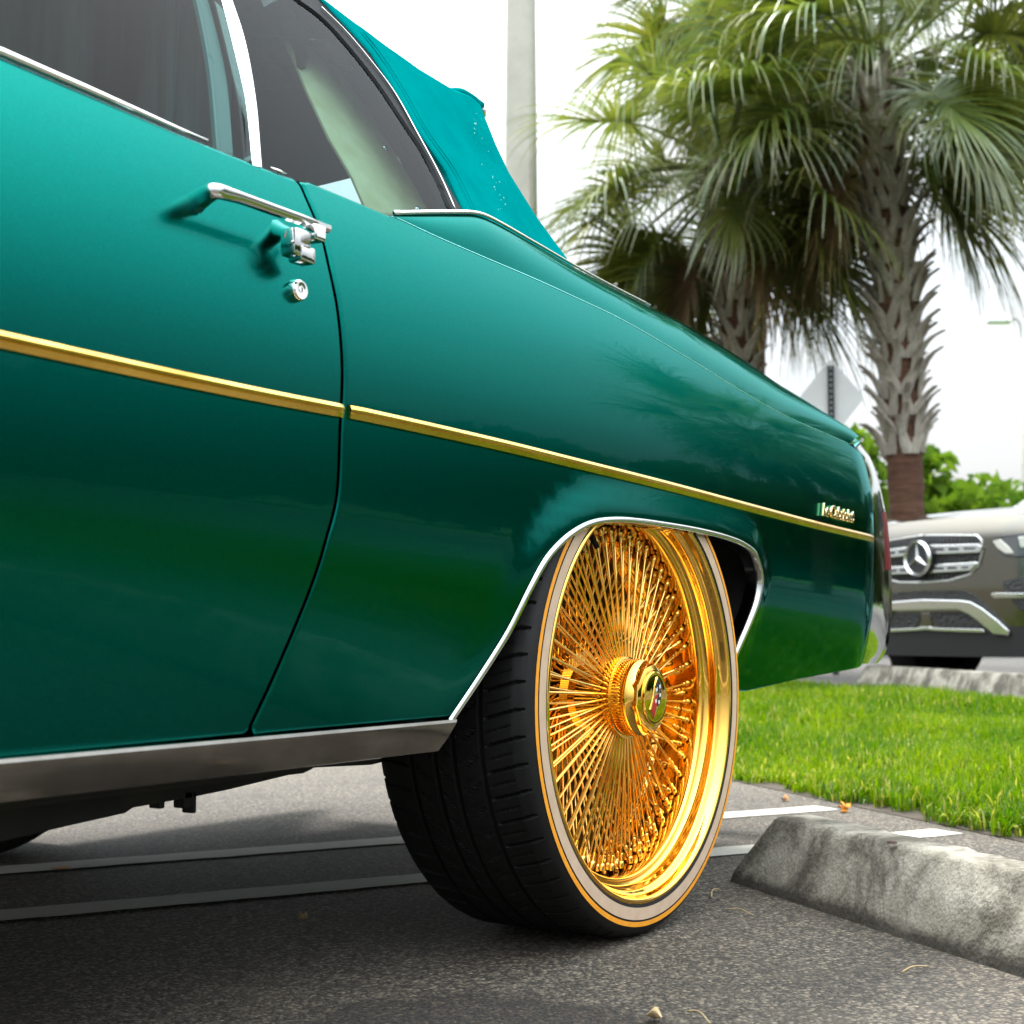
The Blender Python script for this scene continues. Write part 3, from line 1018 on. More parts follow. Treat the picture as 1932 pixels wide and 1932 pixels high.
zl0, zl1 = float(np.interp(0.5, [0, 1], [0, 1])), 0
z_hi = float(at_y(1668, 972, 1.21)[2]); z_lo = float(at_y(1682, 1078, 1.21)[2])
tail_part('lamp_bezel', zs >= z_hi - 0.006, 0, 8, 'chrome')
md = (zs < z_hi + 0.004) & (zs > z_lo - 0.006)
lamp = tail_part('tail_lamp', md, 0, 3, 'chrome', 0.001)
mdl = md
idx = np.where(mdl)[0]
lv = []
for i in idx:
    for c in (3, 4, 5, 6, 7): lv.append(cols[c][i])
o = mesh_obj('lamp_lens', lv, grid_faces(len(idx), 5), 'red_lens', lamp); fix_normals(o.data)
bm_ = tail_part('rear_bumper', zs <= z_lo + 0.004, 0, 8, 'chrome')
MB().box((3.56, YC, 0.80), (0.02, 1.5, 0.42)).build('tail_panel', 'car_paint', car)
# tip of the fin between shoulder and lamp housing
tip_a = np.array([cx[-1] * (1 - q) + tx[-1] * q for q in np.linspace(0, 1, 6)])
tip_b = np.array([E3[0] * (1 - q) + S3[0] * q for q in np.linspace(0, 1, 6)])
tip_v = []
for q in np.linspace(0, 1, 5):
    for k in range(6):
        tip_v.append(tip_a[k] * (1 - q) + tip_b[k] * q + np.array([0.0, -0.001, 0.004]) * 4 * q * (1 - q))
o = mesh_obj('fin_tip', tip_v, grid_faces(5, 6), 'car_paint', car); fix_normals(o.data)
# floor, rails and exhaust
ub = MB()
ub.box((0.35, YC, 0.43), (2.3, 1.70, 0.05)); ub.box((1.0, YC, 0.434), (4.9, 1.08, 0.05))
ub.box((-0.2, 1.36, 0.375), (3.6, 0.12, 0.10), bev=0.02)
ub.box((-0.2, 2 * YC - 1.36, 0.375), (3.6, 0.12, 0.10), bev=0.02)
ub.box((1.05, YC, 0.37), (0.12, 1.4, 0.09), bev=0.02)
ub.build('underbody', 'underbody_black', car)
rail_px = [(-60, 1604), (0, 1588), (120, 1560), (236, 1534), (250, 1524), (372, 1502), (430, 1490), (545, 1462), (578, 1449), (700, 1443), (745, 1432)]
rl = [at_y(u, v, 1.42) for (u, v) in rail_px]
rp = [(p[0], p[2]) for p in rl] + [(rl[-1][0], 0.43), (rl[0][0], 0.43)]
MB().extrude(rp, lambda p, s_: (p[0], 1.42 if s_ else 1.50, p[1])).build('frame_rail', 'underbody_black', car)
for (u, v, w_, h_) in ((345, 1508, 0.016, 0.022), (357, 1512, 0.008, 0.03), (296, 1516, 0.01, 0.012)):
    p = at_y(u, v, 1.43); MB().box((p[0], 1.43, p[2]), (w_, 0.02, h_), bev=0.002).build('frame_bracket', 'underbody_black', car)
ex = MB(); ex.tube([(-1.2, 1.52, 0.36), (0.4, 1.52, 0.345), (0.9, 1.50, 0.33), (1.3, 1.50, 0.345), (1.55, 1.54, 0.40)], 0.03, 10)
ex.tube([(0.1, 1.52, 0.34), (0.15, 1.52, 0.335), (0.75, 1.50, 0.325), (0.8, 1.50, 0.33)], [0.03, 0.075, 0.075, 0.03], 14)
ex.box((0.98, 1.36, 0.315), (0.03, 0.05, 0.05)); ex.box((1.04, 1.33, 0.322), (0.012, 0.03, 0.03))
ex.build('exhaust_pipe', 'underbody_black', car, smooth=True)

# ------------------------------------------------------------------ gold spoked wheel
WS = 0.972
WC = np.array([2.257, 1.143, 0.4052])
def tyre_mesh():
    N, R = 1080, 0.404
    prof = [(0.338, -0.002), (0.346, 0.0035), (0.3505, 0.0045), (0.3510, 0.0052), (0.371, 0.0052), (0.3715, 0.0042), (0.3738, 0.0040), (0.3742, 0.0050), (0.3822, 0.0046), (0.3828, 0.0032), (0.389, 0.0005), (0.3945, -0.005), (0.3985, -0.013), (0.4012, -0.022)]
    nsw = len(prof)
    ow = np.concatenate([np.linspace(-0.026, -0.075, 12), [-0.0762, -0.0778, -0.0852, -0.0868], np.linspace(-0.088, -0.127, 8), [-0.1282, -0.130, -0.137, -0.1388], np.linspace(-0.140, -0.163, 6), [-0.1642, -0.166, -0.173, -0.1748], np.linspace(-0.176, -0.210, 7), [-0.2112, -0.2128, -0.219, -0.2206], np.linspace(-0.222, -0.262, 8)])
    tread = [(0.4025 + 0.0015 * (1 - ((o + 0.144) / 0.12) ** 2), o) for o in ow]
    back = [(0.3985, -0.275), (0.390, -0.286), (0.37, -0.29), (0.34, -0.285)]
    P = np.array(prof + tread + back)
    m = len(P)
    th = np.linspace(0, 2 * np.pi, N, endpoint=False)
    T, O = np.meshgrid(th, P[:, 1], indexing='ij')
    Rr = np.repeat(P[None, :, 0], N, 0).copy()
    isT = np.zeros(m, bool); isT[nsw - 3:nsw + len(tread)] = True
    def smooth(d, w): return np.clip(1 - np.abs(d) / w, 0, 1)
    # circumferential grooves
    for g in (-0.0815, -0.1335, -0.1695, -0.2158):
        msk = np.abs(P[:, 1] - g) < 0.0045
        Rr[:, msk] -= 0.0075
    # lateral grooves and sipes
    NB = 60
    ph = T / (2 * np.pi) * NB
    def lat(cond, skew, width, depth, shift=0.0, mult=1.0):
        fr = np.mod((ph + O * skew + shift) * mult, 1.0)
        fr = np.minimum(fr, 1 - fr) / mult
        cut = (fr * (2 * np.pi / NB) * 0.404 < width) & cond[None, :]
        Rr[cut] -= depth
    c1 = (P[:, 1] < -0.006) & (P[:, 1] > -0.0745) & isT
    lat(c1, 6.0, 0.0021, 0.0055)
    lat((P[:, 1] < -0.026) & (P[:, 1] > -0.072), 6.0, 0.0009, 0.003, 0.5)
    lat((P[:, 1] < -0.089) & (P[:, 1] > -0.112), 22.0, 0.0016, 0.0045, 0.2)
    lat((P[:, 1] < -0.106) & (P[:, 1] > -0.1275), 22.0, 0.0009, 0.003, 0.7)
    lat((P[:, 1] < -0.140) & (P[:, 1] > -0.1635), -26.0, 0.0016, 0.0045, 0.4)
    lat((P[:, 1] < -0.176) & (P[:, 1] > -0.2105), -22.0, 0.0016, 0.0045, 0.1)
    lat((P[:, 1] < -0.222), -6.0, 0.0021, 0.0055, 0.3)
    # small radial ticks on the outer shoulder
    X = Rr * np.cos(T); Zz = Rr * np.sin(T)
    V = np.stack([X, -O, Zz], 2).reshape(-1, 3)
    # flattened contact
    V[:, 2] = np.where(V[:, 2] < -0.4005, -0.4005 - (-(V[:, 2] + 0.4005)) * 0.15, V[:, 2])
    f = np.empty((N, m - 1, 4), np.int64)
    i = np.arange(N)[:, None]; j = np.arange(m - 1)[None, :]
    i2 = (i + 1) % N
    f[..., 0] = i * m + j; f[..., 1] = i * m + j + 1; f[..., 2] = i2 * m + j + 1; f[..., 3] = i2 * m + j
    mi = np.zeros((N, m - 1), np.int32)
    mi[:, 3] = 1
    mi[:, 7] = 2
    me = bpy.data.meshes.new('tyre')
    fl = f.reshape(-1, 4)
    me.vertices.add(len(V)); me.vertices.foreach_set('co', V.ravel())
    me.loops.add(fl.size); me.loops.foreach_set('vertex_index', fl.ravel().astype(np.int32))
    me.polygons.add(len(fl)); me.polygons.foreach_set('loop_start', np.arange(0, fl.size, 4, dtype=np.int32))
    me.polygons.foreach_set('loop_total', np.full(len(fl), 4, np.int32))
    for mn in ('tyre_rubber', 'whitewall', 'orange_stripe'): me.materials.append(MATS[mn])
    me.polygons.foreach_set('material_index', mi.ravel())
    me.update(); me.validate()
    auto_smooth(me, 40)
    return me
TYRE = tyre_mesh()
def axis_vec(r, a, o):
    return np.array([r * math.cos(a), -o, r * math.sin(a)])
def spoke_mesh(name, r0, o0, r1, o1, skew):
    """one spoke from hub to rim at angle 0, with its nipple"""
    a = axis_vec(r0, 0, o0); b = axis_vec(r1, skew, o1)
    d = (b - a) / np.linalg.norm(b - a)
    mb = MB()
    L = np.linalg.norm(b - a)
    mb.tube([a - d * 0.004, b - d * 0.018], 0.0021, 7, cap=False)
    mb.tube([b - d * 0.022, b - d * 0.021, b - d * 0.008, b - d * 0.007, b - d * 0.002, b + d * 0.004], [0.0023, 0.0037, 0.0037, 0.0048, 0.0054, 0.0046], 8, cap=False)
    me = new_mesh(name, mb.v, mb.f, 'gold_spoke')
    auto_smooth(me, 45)
    return me
SPOKES = [
    (spoke_mesh('spoke', 0.064, -0.044, 0.292, -0.062, 0.055), 0.0, 52),
    (spoke_mesh('spoke', 0.078, -0.056, 0.294, -0.082, -0.055), 0.5, 52),
    (spoke_mesh('spoke', 0.078, -0.135, 0.294, -0.074, 0.28), 0.25, 38),
    (spoke_mesh('spoke', 0.078, -0.150, 0.294, -0.100, -0.28), 0.75, 38)]
RIM_PROF = [(0.346, -0.012), (0.3478, -0.004), (0.3462, 0.0035), (0.3415, 0.0055), (0.3370, 0.0025), (0.3345, -0.004), (0.3325, -0.010), (0.3290, -0.0135), (0.3255, -0.0165), (0.3240, -0.024), (0.3225, -0.032), (0.3195, -0.0385), (0.3150, -0.041), (0.3105, -0.0385), (0.3075, -0.0395), (0.3050, -0.045), (0.3035, -0.052), (0.3025, -0.060), (0.302, -0.110), (0.296, -0.125), (0.285, -0.140), (0.283, -0.230), (0.300, -0.255), (0.335, -0.270)]
def smooth_prof(p, n):
    return [tuple(q) for q in spline(p, n)]
HUB_Y = 0.035
def hub_parts(parent):
    h = MB()
    h.lathe([(0.0, -0.018), (0.05, -0.018), (0.066, -0.020), (0.0665, -0.012), (0.0650, -0.008), (0.0655, -0.004), (0.0610, -0.002), (0.055, -0.003)], 96)
    h.lathe([(0.058, -0.012), (0.058, -0.03), (0.052, -0.04), (0.052, -0.100), (0.072, -0.104), (0.074, -0.130), (0.05, -0.134)], 64)
    o = h.build('hub', 'gold_plate', parent, world=False, smooth=True, loc=(0, HUB_Y, 0)); auto_smooth(o.data, 35)
    k = MB()
    for i in range(72):                      # ratchet teeth
        a = 2 * math.pi * i / 72
        R_ = Matrix.Rotation(-a, 3, 'Y')
        k.box(R_ @ Vector((0.0600, -0.0065, 0)), (0.0022, 0.021, 0.0030), rot=R_)
    o = k.build('ratchet_ring', 'gold_plate', parent, world=False, loc=(0, HUB_Y, 0))
    c = MB()
    c.lathe([(0.0592, -0.006), (0.0592, 0.010), (0.0612, 0.014), (0.0622, 0.020), (0.0605, 0.027), (0.0565, 0.030), (0.0530, 0.037), (0.0520, 0.043)], 96)
    NP = 10
    c.lathe([(0.0535, 0.034), (0.0548, 0.044), (0.0535, 0.0485), (0.0480, 0.0515), (0.0435, 0.0522), (0.0, 0.0520)], NP, phase=0.2)
    o = c.build('knock_off_cap', 'gold_plate', parent, world=False, smooth=True, loc=(0, HUB_Y, 0)); auto_smooth(o.data, 28)
    m = MB()
    m.lathe([(0.0425, 0.0515), (0.0425, 0.0545), (0.0405, 0.0558), (0.0375, 0.0550), (0.035, 0.0555), (0.022, 0.0570), (0.0, 0.0575)], 64)
    o = m.build('cap_medallion', 'gold_plate', parent, world=False, smooth=True, loc=(0, HUB_Y, 0)); auto_smooth(o.data, 40)
    e = MB()
    def quad(pts, mi, o=0.0580):
        n_ = len(pts)
        v = [(x, -o, z) for (x, z) in pts] + [(x, -0.0555, z) for (x, z) in pts]
        f = [tuple(range(n_))[::-1]] + [(i, (i + 1) % n_, (i + 1) % n_ + n_, i + n_) for i in range(n_)]
        e.add(v, f, mi)
    s_ = 1.12
    q = lambda pts: [(x * s_, z * s_) for (x, z) in pts]
    quad(q([(0.004, 0.030), (0.017, 0.016), (0.012, -0.006), (0.002, -0.016), (-0.009, -0.029), (-0.020, -0.015), (-0.010, 0.004), (-0.006, 0.018)]), 0, 0.0580)
    quad(q([(0.004, 0.0285), (0.0155, 0.0155), (0.004, 0.007), (-0.0045, 0.017)]), 1, 0.0586)
    quad(q([(-0.009, -0.0275), (-0.0185, -0.015), (-0.005, 0.004), (0.004, 0.006), (-0.002, -0.012)]), 2, 0.0586)
    quad(q([(0.005, 0.006), (0.0150, 0.014), (0.0110, -0.005), (0.004, -0.012), (0.000, -0.010)]), 1, 0.0586)
    for (x, z) in ((0.009, 0.016), (0.009, 0.004), (0.0055, -0.006), (-0.001, 0.012), (-0.004, -0.004)):
        quad(q([(x - 0.0018, z - 0.003), (x + 0.0022, z - 0.0015), (x + 0.0018, z + 0.003), (x - 0.0022, z + 0.0015)]), 3, 0.0591)
    oe = e.build('cap_emblem', 'chrome', parent, world=False, loc=(0, HUB_Y, 0), mats=['gold_letters', 'enamel_black', 'enamel_red', 'enamel_white'])
    for o_ in [q for q in parent.children if q.name.split('.')[0] in ('hub', 'ratchet_ring', 'knock_off_cap', 'cap_medallion', 'cap_emblem')]:
        o_.scale = (1.08, 0.92, 1.08)

def wheel(loc, with_spokes=True, flip=False):
    rm = MB().lathe(smooth_prof(RIM_PROF[:18], 64) + RIM_PROF[18:], 200)
    w = rm.build('wheel', 'gold_plate', None, world=False, smooth=True)
    fix_normals(w.data)
    w.parent = car
    w.location = Vector(loc) - Vector(ORIGIN[car.name])
    w.scale = (WS, WS, WS)
    if flip: w.rotation_euler = (0, 0, math.pi)
    ORIGIN[w.name] = np.array(loc, float)
    link('tyre', TYRE, w)
    if with_spokes:
        for (me, ph, NS) in SPOKES:
            for k in range(NS):
                link('spoke', me, w, rot=(0, -(k + ph) * 2 * math.pi / NS, 0))
        hub_parts(w)
        MB().lathe([(0.0, -0.172), (0.115, -0.172), (0.135, -0.176), (0.14, -0.19), (0.14, -0.23)], 64).build('brake_drum', 'brake_iron', w, world=False, smooth=True)
        MB().lathe([(0.0, -0.225), (0.14, -0.225), (0.20, -0.238), (0.281, -0.240)], 64).build('backing_plate', 'backing_iron', w, world=False, smooth=True)
        va = math.radians(112)
        p0 = axis_vec(0.303, va, -0.050); p1 = axis_vec(0.275, va, -0.040)
        MB().tube([p0, p0 * .6 + p1 * .4, p1], [0.006, 0.005, 0.0048], 10).build('valve_stem', 'rubber_seal', w, world=False, smooth=True)
    else:
        MB().lathe([(0.0, -0.02), (0.06, -0.02), (0.07, -0.05), (0.295, -0.07)], 64).build('wheel_disc', 'gold_plate', w, world=False, smooth=True)
    return w
wheel(WC)
wheel((WC[0] - 3.2, WC[1], WC[2]), False)
wheel((WC[0], 2 * YC - WC[1], WC[2]), False, True)
wheel((WC[0] - 3.2, 2 * YC - WC[1], WC[2]), False, True)
MB().tube([(WC[0], 1.36, 0.40), (WC[0], 2 * YC - 1.36, 0.40)], 0.05, 12).build('rear_axle', 'underbody_black', car, smooth=True)

# ------------------------------------------------------------------ far side and front of the car
def mirrored(name, src_obj, mat):
    me = src_obj.data
    v = np.array([q.co[:] for q in me.vertices]) + ORIGIN[src_obj.name]
    v[:, 1] = 2 * YC - v[:, 1]
    f = [list(p.vertices)[::-1] for p in me.polygons]
    o = mesh_obj(name, v, f, mat, car)
    return o
mirrored('door', door, 'car_paint'); mirrored('quarter_panel', quarter, 'car_paint'); mirrored('shoulder_panel', shoulder, 'car_paint')
mirrored('soft_top', stp, 'soft_top_fabric')
FX = WC[0] - 3.2
fa = [(FX + 0.46 * math.cos(a), 0.40 + 0.34 * math.sin(a)) for a in np.linspace(0, math.pi, 24)]
ff = [(0.212, 0.405), (0.212, 1.07), (-0.5, 1.07), (-1.75, 1.03), (-1.85, 0.98), (-1.85, 0.45), (FX - 0.48, 0.41)] + fa[::-1] + [(FX + 0.48, 0.405)]
fen = patch_obj('front_fender', np.array(ff), F_side_plain, 'car_paint', car, step=0.06, edge=0.03, bev=0.005, drop=0.003, depth=0.03)
mirrored('front_fender', fen, 'car_paint')
hv = []
for i in range(20):
    x = 0.21 - 2.05 * i / 19
    y0 = float(side0(np.array([x]), np.array([1.06]))[0]) + 0.006
    for j in range(16):
        w = j / 15
        hv.append((x, y0 + (2 * YC - 2 * y0) * w, float(np.interp(x, [-1.85, -1.75, -0.5, 0.21], [0.985, 1.03, 1.068, 1.07])) + 0.05 * (4 * w * (1 - w)) ** 0.6))
o = mesh_obj('hood', hv, grid_faces(20, 16), 'car_paint', car); fix_normals(o.data)
fb = MB(); fb.box((-1.92, YC, 0.55), (0.18, 1.86, 0.24), bev=0.05); o = fb.build('front_bumper', 'chrome', car); auto_smooth(o.data, 40)
fg = MB(); fg.box((-1.84, YC, 0.82), (0.04, 1.8, 0.36), bev=0.01); fg.build('front_grille', 'chrome', car)
wsv = [(0.30, 1.43, 1.48), (0.30, 2 * YC - 1.43, 1.48), (-0.25, 2 * YC - 1.26, 1.08), (-0.25, 1.26, 1.08)]
mesh_obj('windshield', wsv, [(0, 1, 2, 3)], 'tinted_glass', car, smooth=False)

car.location.z -= CAR_DZ
# ================================================================== ground
ND2 = np.array([0.7640, -0.6452]); UD2 = np.array([0.6452, 0.7640])     # across / along the grass island
N0, N1 = 2.262, 4.75                                                    # island edges
def gz(n):
    return 0.135 * np.clip((np.asarray(n, float) - N0 - 0.1) / (N1 - N0 - 0.3), 0, 1) ** 1.0
def nt(n, t, z=None, dz=0.0):
    p = ND2 * n + UD2 * t
    return (p[0], p[1], (float(gz(n)) if z is None else z) + dz)

def asphalt(name, c_lo, c_hi, stain=None, dirt=True):
    t = NT(name)
    co = t.coord()
    v1 = t.n('TexVoronoi', Scale=150.0); t.l(co, v1.inputs['Vector'])
    v2 = t.n('TexVoronoi', Scale=260.0); t.l(co, v2.inputs['Vector'])
    v3 = t.n('TexVoronoi', Scale=95.0); t.l(co, v3.inputs['Vector'])
    sepc = t.n('SeparateColor'); t.l(v1.outputs['Color'], sepc.inputs[0])
    stone = t.ramp(sepc.outputs[0], [(0.0, tuple(c * 0.35 for c in c_lo)), (0.45, c_lo), (0.80, c_hi), (1.0, tuple(min(1, c * 1.7) for c in c_hi))])
    sep2 = t.n('SeparateColor'); t.l(v2.outputs['Color'], sep2.inputs[0])
    fine = t.ramp(sep2.outputs[1], [(0.0, tuple(c * 0.3 for c in c_lo)), (0.7, c_lo), (1.0, tuple(c * 1.8 for c in c_hi))])
    col = t.mix(0.42, stone, fine)
    edge = t.ramp(v1.outputs['Distance'], [(0.3, (1.1, 1.1, 1.1)), (0.8, (0.25, 0.24, 0.23))])
    col = t.mix(0.8, col, edge, 'MULTIPLY')
    big = t.noise(0.9, 6, 0.6, vec=co)
    col = t.mix(1.0, col, t.ramp(big, [(0.30, (0.50, 0.48, 0.45)), (0.52, (0.95, 0.94, 0.92)), (0.72, (1.25, 1.22, 1.18))]), 'MULTIPLY')
    if dirt:
        d2 = t.noise(4.5, 6, 0.65, vec=co)
        col = t.mix(t.math('MULTIPLY', t.ramp(d2, [(0.52, (0, 0, 0)), (0.75, (1, 1, 1))]), 0.35), col, (0.085, 0.065, 0.045))
    rough = 0.82
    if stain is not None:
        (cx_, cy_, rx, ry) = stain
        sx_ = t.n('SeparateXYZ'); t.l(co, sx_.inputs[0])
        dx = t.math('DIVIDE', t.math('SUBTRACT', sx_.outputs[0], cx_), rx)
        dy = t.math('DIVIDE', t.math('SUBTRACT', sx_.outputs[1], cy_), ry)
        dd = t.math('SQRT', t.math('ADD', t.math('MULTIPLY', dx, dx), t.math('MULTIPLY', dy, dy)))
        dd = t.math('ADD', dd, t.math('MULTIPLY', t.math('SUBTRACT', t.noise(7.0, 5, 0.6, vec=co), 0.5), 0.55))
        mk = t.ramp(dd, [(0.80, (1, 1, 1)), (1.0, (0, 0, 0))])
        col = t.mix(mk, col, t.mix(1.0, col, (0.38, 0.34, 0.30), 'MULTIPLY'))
    t.set(Base_Color=col, Roughness=rough)
    h = t.math('ADD', t.math('MULTIPLY', v1.outputs['Distance'], -1.0), t.math('MULTIPLY', sepc.outputs[1], 0.8))
    h = t.math('ADD', h, t.math('MULTIPLY', v2.outputs['Distance'], -0.4))
    t.bump(h, 0.8, 0.004)
    return t.m
st_c = at_z(760, 1905)
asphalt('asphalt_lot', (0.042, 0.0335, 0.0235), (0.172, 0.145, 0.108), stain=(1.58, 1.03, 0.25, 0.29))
asphalt('asphalt_far', (0.06, 0.057, 0.053), (0.13, 0.125, 0.118), None, True)
noisy('soil', (0.030, 0.022, 0.014), (0.065, 0.048, 0.030), 30, 0.95, 0.8, 0, 0.01)
noisy('lawn', (0.050, 0.10, 0.014), (0.085, 0.16, 0.022), 3.0, 0.9, 0.6, 0, 0.03)

def quad_sheet(name, rows, ts, mat, kind='structure', parent=None, dz=0.0):
    v = [nt(n, t_, None, dz) for n in rows for t_ in ts]
    o = mesh_obj(name, v, grid_faces(len(rows), len(ts)), mat, parent, smooth=True)
    if parent is None: tag(o, kind=kind)
    for p in o.data.polygons:
        if p.normal.z < 0:
            o.data.flip_normals()
        break
    return o
ground = quad_sheet('ground', [-60, -20, -8, -3, 0, 2.40], [-120, -40, -15, -5, 0, 5, 15, 40, 120], 'asphalt_lot')
island = quad_sheet('grass_island', [N0, N0 + 0.15, 3.0, 3.6, 4.2, N1 - 0.2, N1 + 0.02], [-120, -40, -15, -5, 0, 5, 15, 40, 120], 'soil', dz=0.004)
lot2 = quad_sheet('far_road', [N1, 8, 14, 22], [-160, -60, -20, 0, 20, 60, 160], 'asphalt_far', dz=0.0)
lawn = quad_sheet('lawn', [22.0, 40, 80, 400], [-400, -120, -40, 0, 40, 120, 400], 'lawn', dz=0.03)
lawn2 = quad_sheet('terrain', [-400, -60.0], [-400, 0, 400], 'lawn', dz=-0.004)

# painted parking lines
t = NT('line_paint')
f1 = t.noise(45, 6, 0.7); f2 = t.noise(260, 3, 0.6)
wear = t.math('ADD', t.math('MULTIPLY', f1, 0.6), t.math('MULTIPLY', f2, 0.4))
t.set(Base_Color=t.ramp(wear, [(0.30, (0.16, 0.155, 0.145)), (0.40, (0.40, 0.385, 0.33)), (0.7, (0.48, 0.465, 0.40))]), Roughness=0.75)
t.bump(f2, 0.6, 0.002)
def line(name, a, b, width):
    a = np.array(a[:2]); b = np.array(b[:2]); d = (b - a) / np.linalg.norm(b - a); n = np.array([-d[1], d[0]])
    m = 90
    v, f = [], []
    for i in range(m):
        p = a + (b - a) * i / (m - 1)
        w = width / 2
        for s in (-1, 1):
            q = p + n * s * (w + RNG.normal(0, 0.0022))
            v.append((q[0], q[1], 0.004))
        if i: f.append((2 * i - 2, 2 * i - 1, 2 * i + 1, 2 * i))
    o = mesh_obj(name, v, f, 'line_paint', ground)
    fix_normals(o.data)
    if o.data.polygons[0].normal.z < 0: o.data.flip_normals()
    return o
pa0, pa1 = at_z(0, 1645), at_z(1561, 1526)
pb0, pb1 = at_z(0, 1731), at_z(1790, 1571)
da = (pa1 - pa0) / np.linalg.norm(pa1 - pa0); db_ = (pb1 - pb0) / np.linalg.norm(pb1 - pb0)
line('parking_line', pa0 - da * 2.6, pa1, 0.105)
line('parking_line', pb0 - db_ * 2.6, pb1, 0.105)
# lines of the neighbouring stalls, seen mirrored in the door
nn = np.array([UD2[0], UD2[1], 0])
for k in (-2.75, -3.25, -6.0, -6.5):
    line('parking_line', pb1 + nn * k, pb1 + nn * k - db_ * 4.6, 0.105)

# concrete wheel stops
def concrete(name, c1, c2, dark):
    t = NT(name)
    co = t.coord()
    sep = t.n('SeparateXYZ'); t.l(co, sep.inputs[0])
    st = t.noise(7.0, 7, 0.68, vec=co, dist=0.5)
    m_ = t.n('Mapping'); m_.inputs['Scale'].default_value = (11, 11, 2.6); t.l(co, m_.inputs['Vector'])
    drip = t.noise(1.0, 6, 0.65, vec=m_.outputs[0])
    base = t.ramp(t.noise(18, 6, 0.6, vec=co), [(0.3, c1), (0.7, c2)])
    mk = t.ramp(t.math('ADD', t.math('MULTIPLY', st, 0.65), t.math('MULTIPLY', drip, 0.35)), [(0.42, (1, 1, 1)), (0.54, (0.12, 0.12, 0.12)), (0.68, (0, 0, 0))])
    col = t.mix(t.math('MULTIPLY', mk, 0.85), base, dark)
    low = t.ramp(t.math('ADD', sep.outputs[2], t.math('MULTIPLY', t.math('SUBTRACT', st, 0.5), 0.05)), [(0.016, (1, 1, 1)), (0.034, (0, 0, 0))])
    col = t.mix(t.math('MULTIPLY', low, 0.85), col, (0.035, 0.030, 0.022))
    pit = t.n('TexVoronoi', Scale=130.0); t.l(co, pit.inputs['Vector'])
    pc = t.ramp(pit.outputs['Distance'], [(0.05, (0.35, 0.33, 0.3)), (0.16, (1, 1, 1))])
    col = t.mix(0.6, col, pc, 'MULTIPLY')
    sp = t.noise(420, 2, 0.5, vec=co)
    col = t.mix(0.55, col, t.ramp(sp, [(0.3, (0.55, 0.55, 0.53)), (0.7, (1.2, 1.2, 1.18))]), 'MULTIPLY')
    t.set(Base_Color=col, Roughness=0.9)
    t.bump(t.math('ADD', t.noise(120, 5, 0.7, vec=co), t.math('MULTIPLY', pit.outputs['Distance'], 0.6)), 0.6, 0.004)
concrete('stop_concrete', (0.25, 0.226, 0.174), (0.43, 0.40, 0.33), (0.046, 0.038, 0.024))
def wheel_stop(base_pt, d, nperp, L, label, z0=0.0, h=0.14):
    """beam from base_pt along d, cross-section grows along nperp"""
    bm = bmesh.new()
    sec_b = [(0.0, 0.0), (0.195, 0.0)]
    prof = [(0.0, 0.0, 0.0), (0.004, 0.022, 0.010), (0.052, h - 0.008, 0.088), (0.062, h, 0.095), (0.130, h, 0.095), (0.141, h - 0.008, 0.088), (0.189, 0.022, 0.010), (0.195, 0.0, 0.0)]
    m = 60
    rows = []
    for i in range(m):
        w = i / (m - 1)
        row = []
        for (p, z, e) in prof:
            a = e + (L - 2 * e) * w
            jit = RNG.normal(0, 0.0009, 3)
            P = np.array([base_pt[0] + d[0] * a + nperp[0] * p, base_pt[1] + d[1] * a + nperp[1] * p, z]) + jit * (1 if z > 0 else 0)
            row.append(bm.verts.new(P - np.array([base_pt[0], base_pt[1], 0])))
        rows.append(row)
    for i in range(m - 1):
        for j in range(len(prof) - 1):
            bm.faces.new((rows[i][j], rows[i + 1][j], rows[i + 1][j + 1], rows[i][j + 1]))
    bm.faces.new(rows[0]); bm.faces.new(rows[-1][::-1])
    bmesh.ops.recalc_face_normals(bm, faces=bm.faces[:])
    me = bpy.data.meshes.new('wheel_stop'); bm.to_mesh(me); bm.free()
    me.materials.append(MATS['stop_concrete'])
    auto_smooth(me, 50)
    o = link('wheel_stop', me, None, (base_pt[0], base_pt[1], z0))
    tag(o, label, 'wheel stop', 'concrete wheel stops')
    return o
b0 = at_z(1376.7, 1664.4); b1 = at_z(1931.8, 1847.6)
dS = (b1 - b0)[:2]; dS /= np.linalg.norm(dS); nS = np.array([-dS[1], dS[0]])
if nS[0] < 0: nS = -nS
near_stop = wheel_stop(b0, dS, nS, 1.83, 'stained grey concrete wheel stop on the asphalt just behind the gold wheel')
# pin hole with a rusty rod end in its top
pin = at_z(1683, 1589, 0.142)
pn = MB(); pn.lathe([(0.0, 0.004), (0.008, 0.003), (0.009, 0.0)], 12)
simple('rusty_steel', (0.045, 0.018, 0.012), 0.8)
pv = [(p[0], p[2], -p[1]) for p in pn.v]; pn.v = pv
pin_o = pn.build('anchor_pin', 'rusty_steel', near_stop, world=False, smooth=True)
pin_o.location = (pin[0] - b0[0], pin[1] - b0[1], 0.1405)
f0, f1_ = at_z(1636.6, 1254.3, 0.285), at_z(1919, 1272, 0.285)
dS2 = (f1_ - f0)[:2]; L2 = np.linalg.norm(dS2); dS2 /= L2; nS2 = np.array([-dS2[1], dS2[0]])
if nS2[0] < 0: nS2 = -nS2
wheel_stop(np.array([f0[0], f0[1], 0]) - np.array([*(dS2 * 0.09), 0]) - np.array([*(nS2 * 0.06), 0]), dS2, nS2, L2 + 0.18, 'pale concrete wheel stop in front of the silver SUV, beyond the grass', 0.135, 0.15)

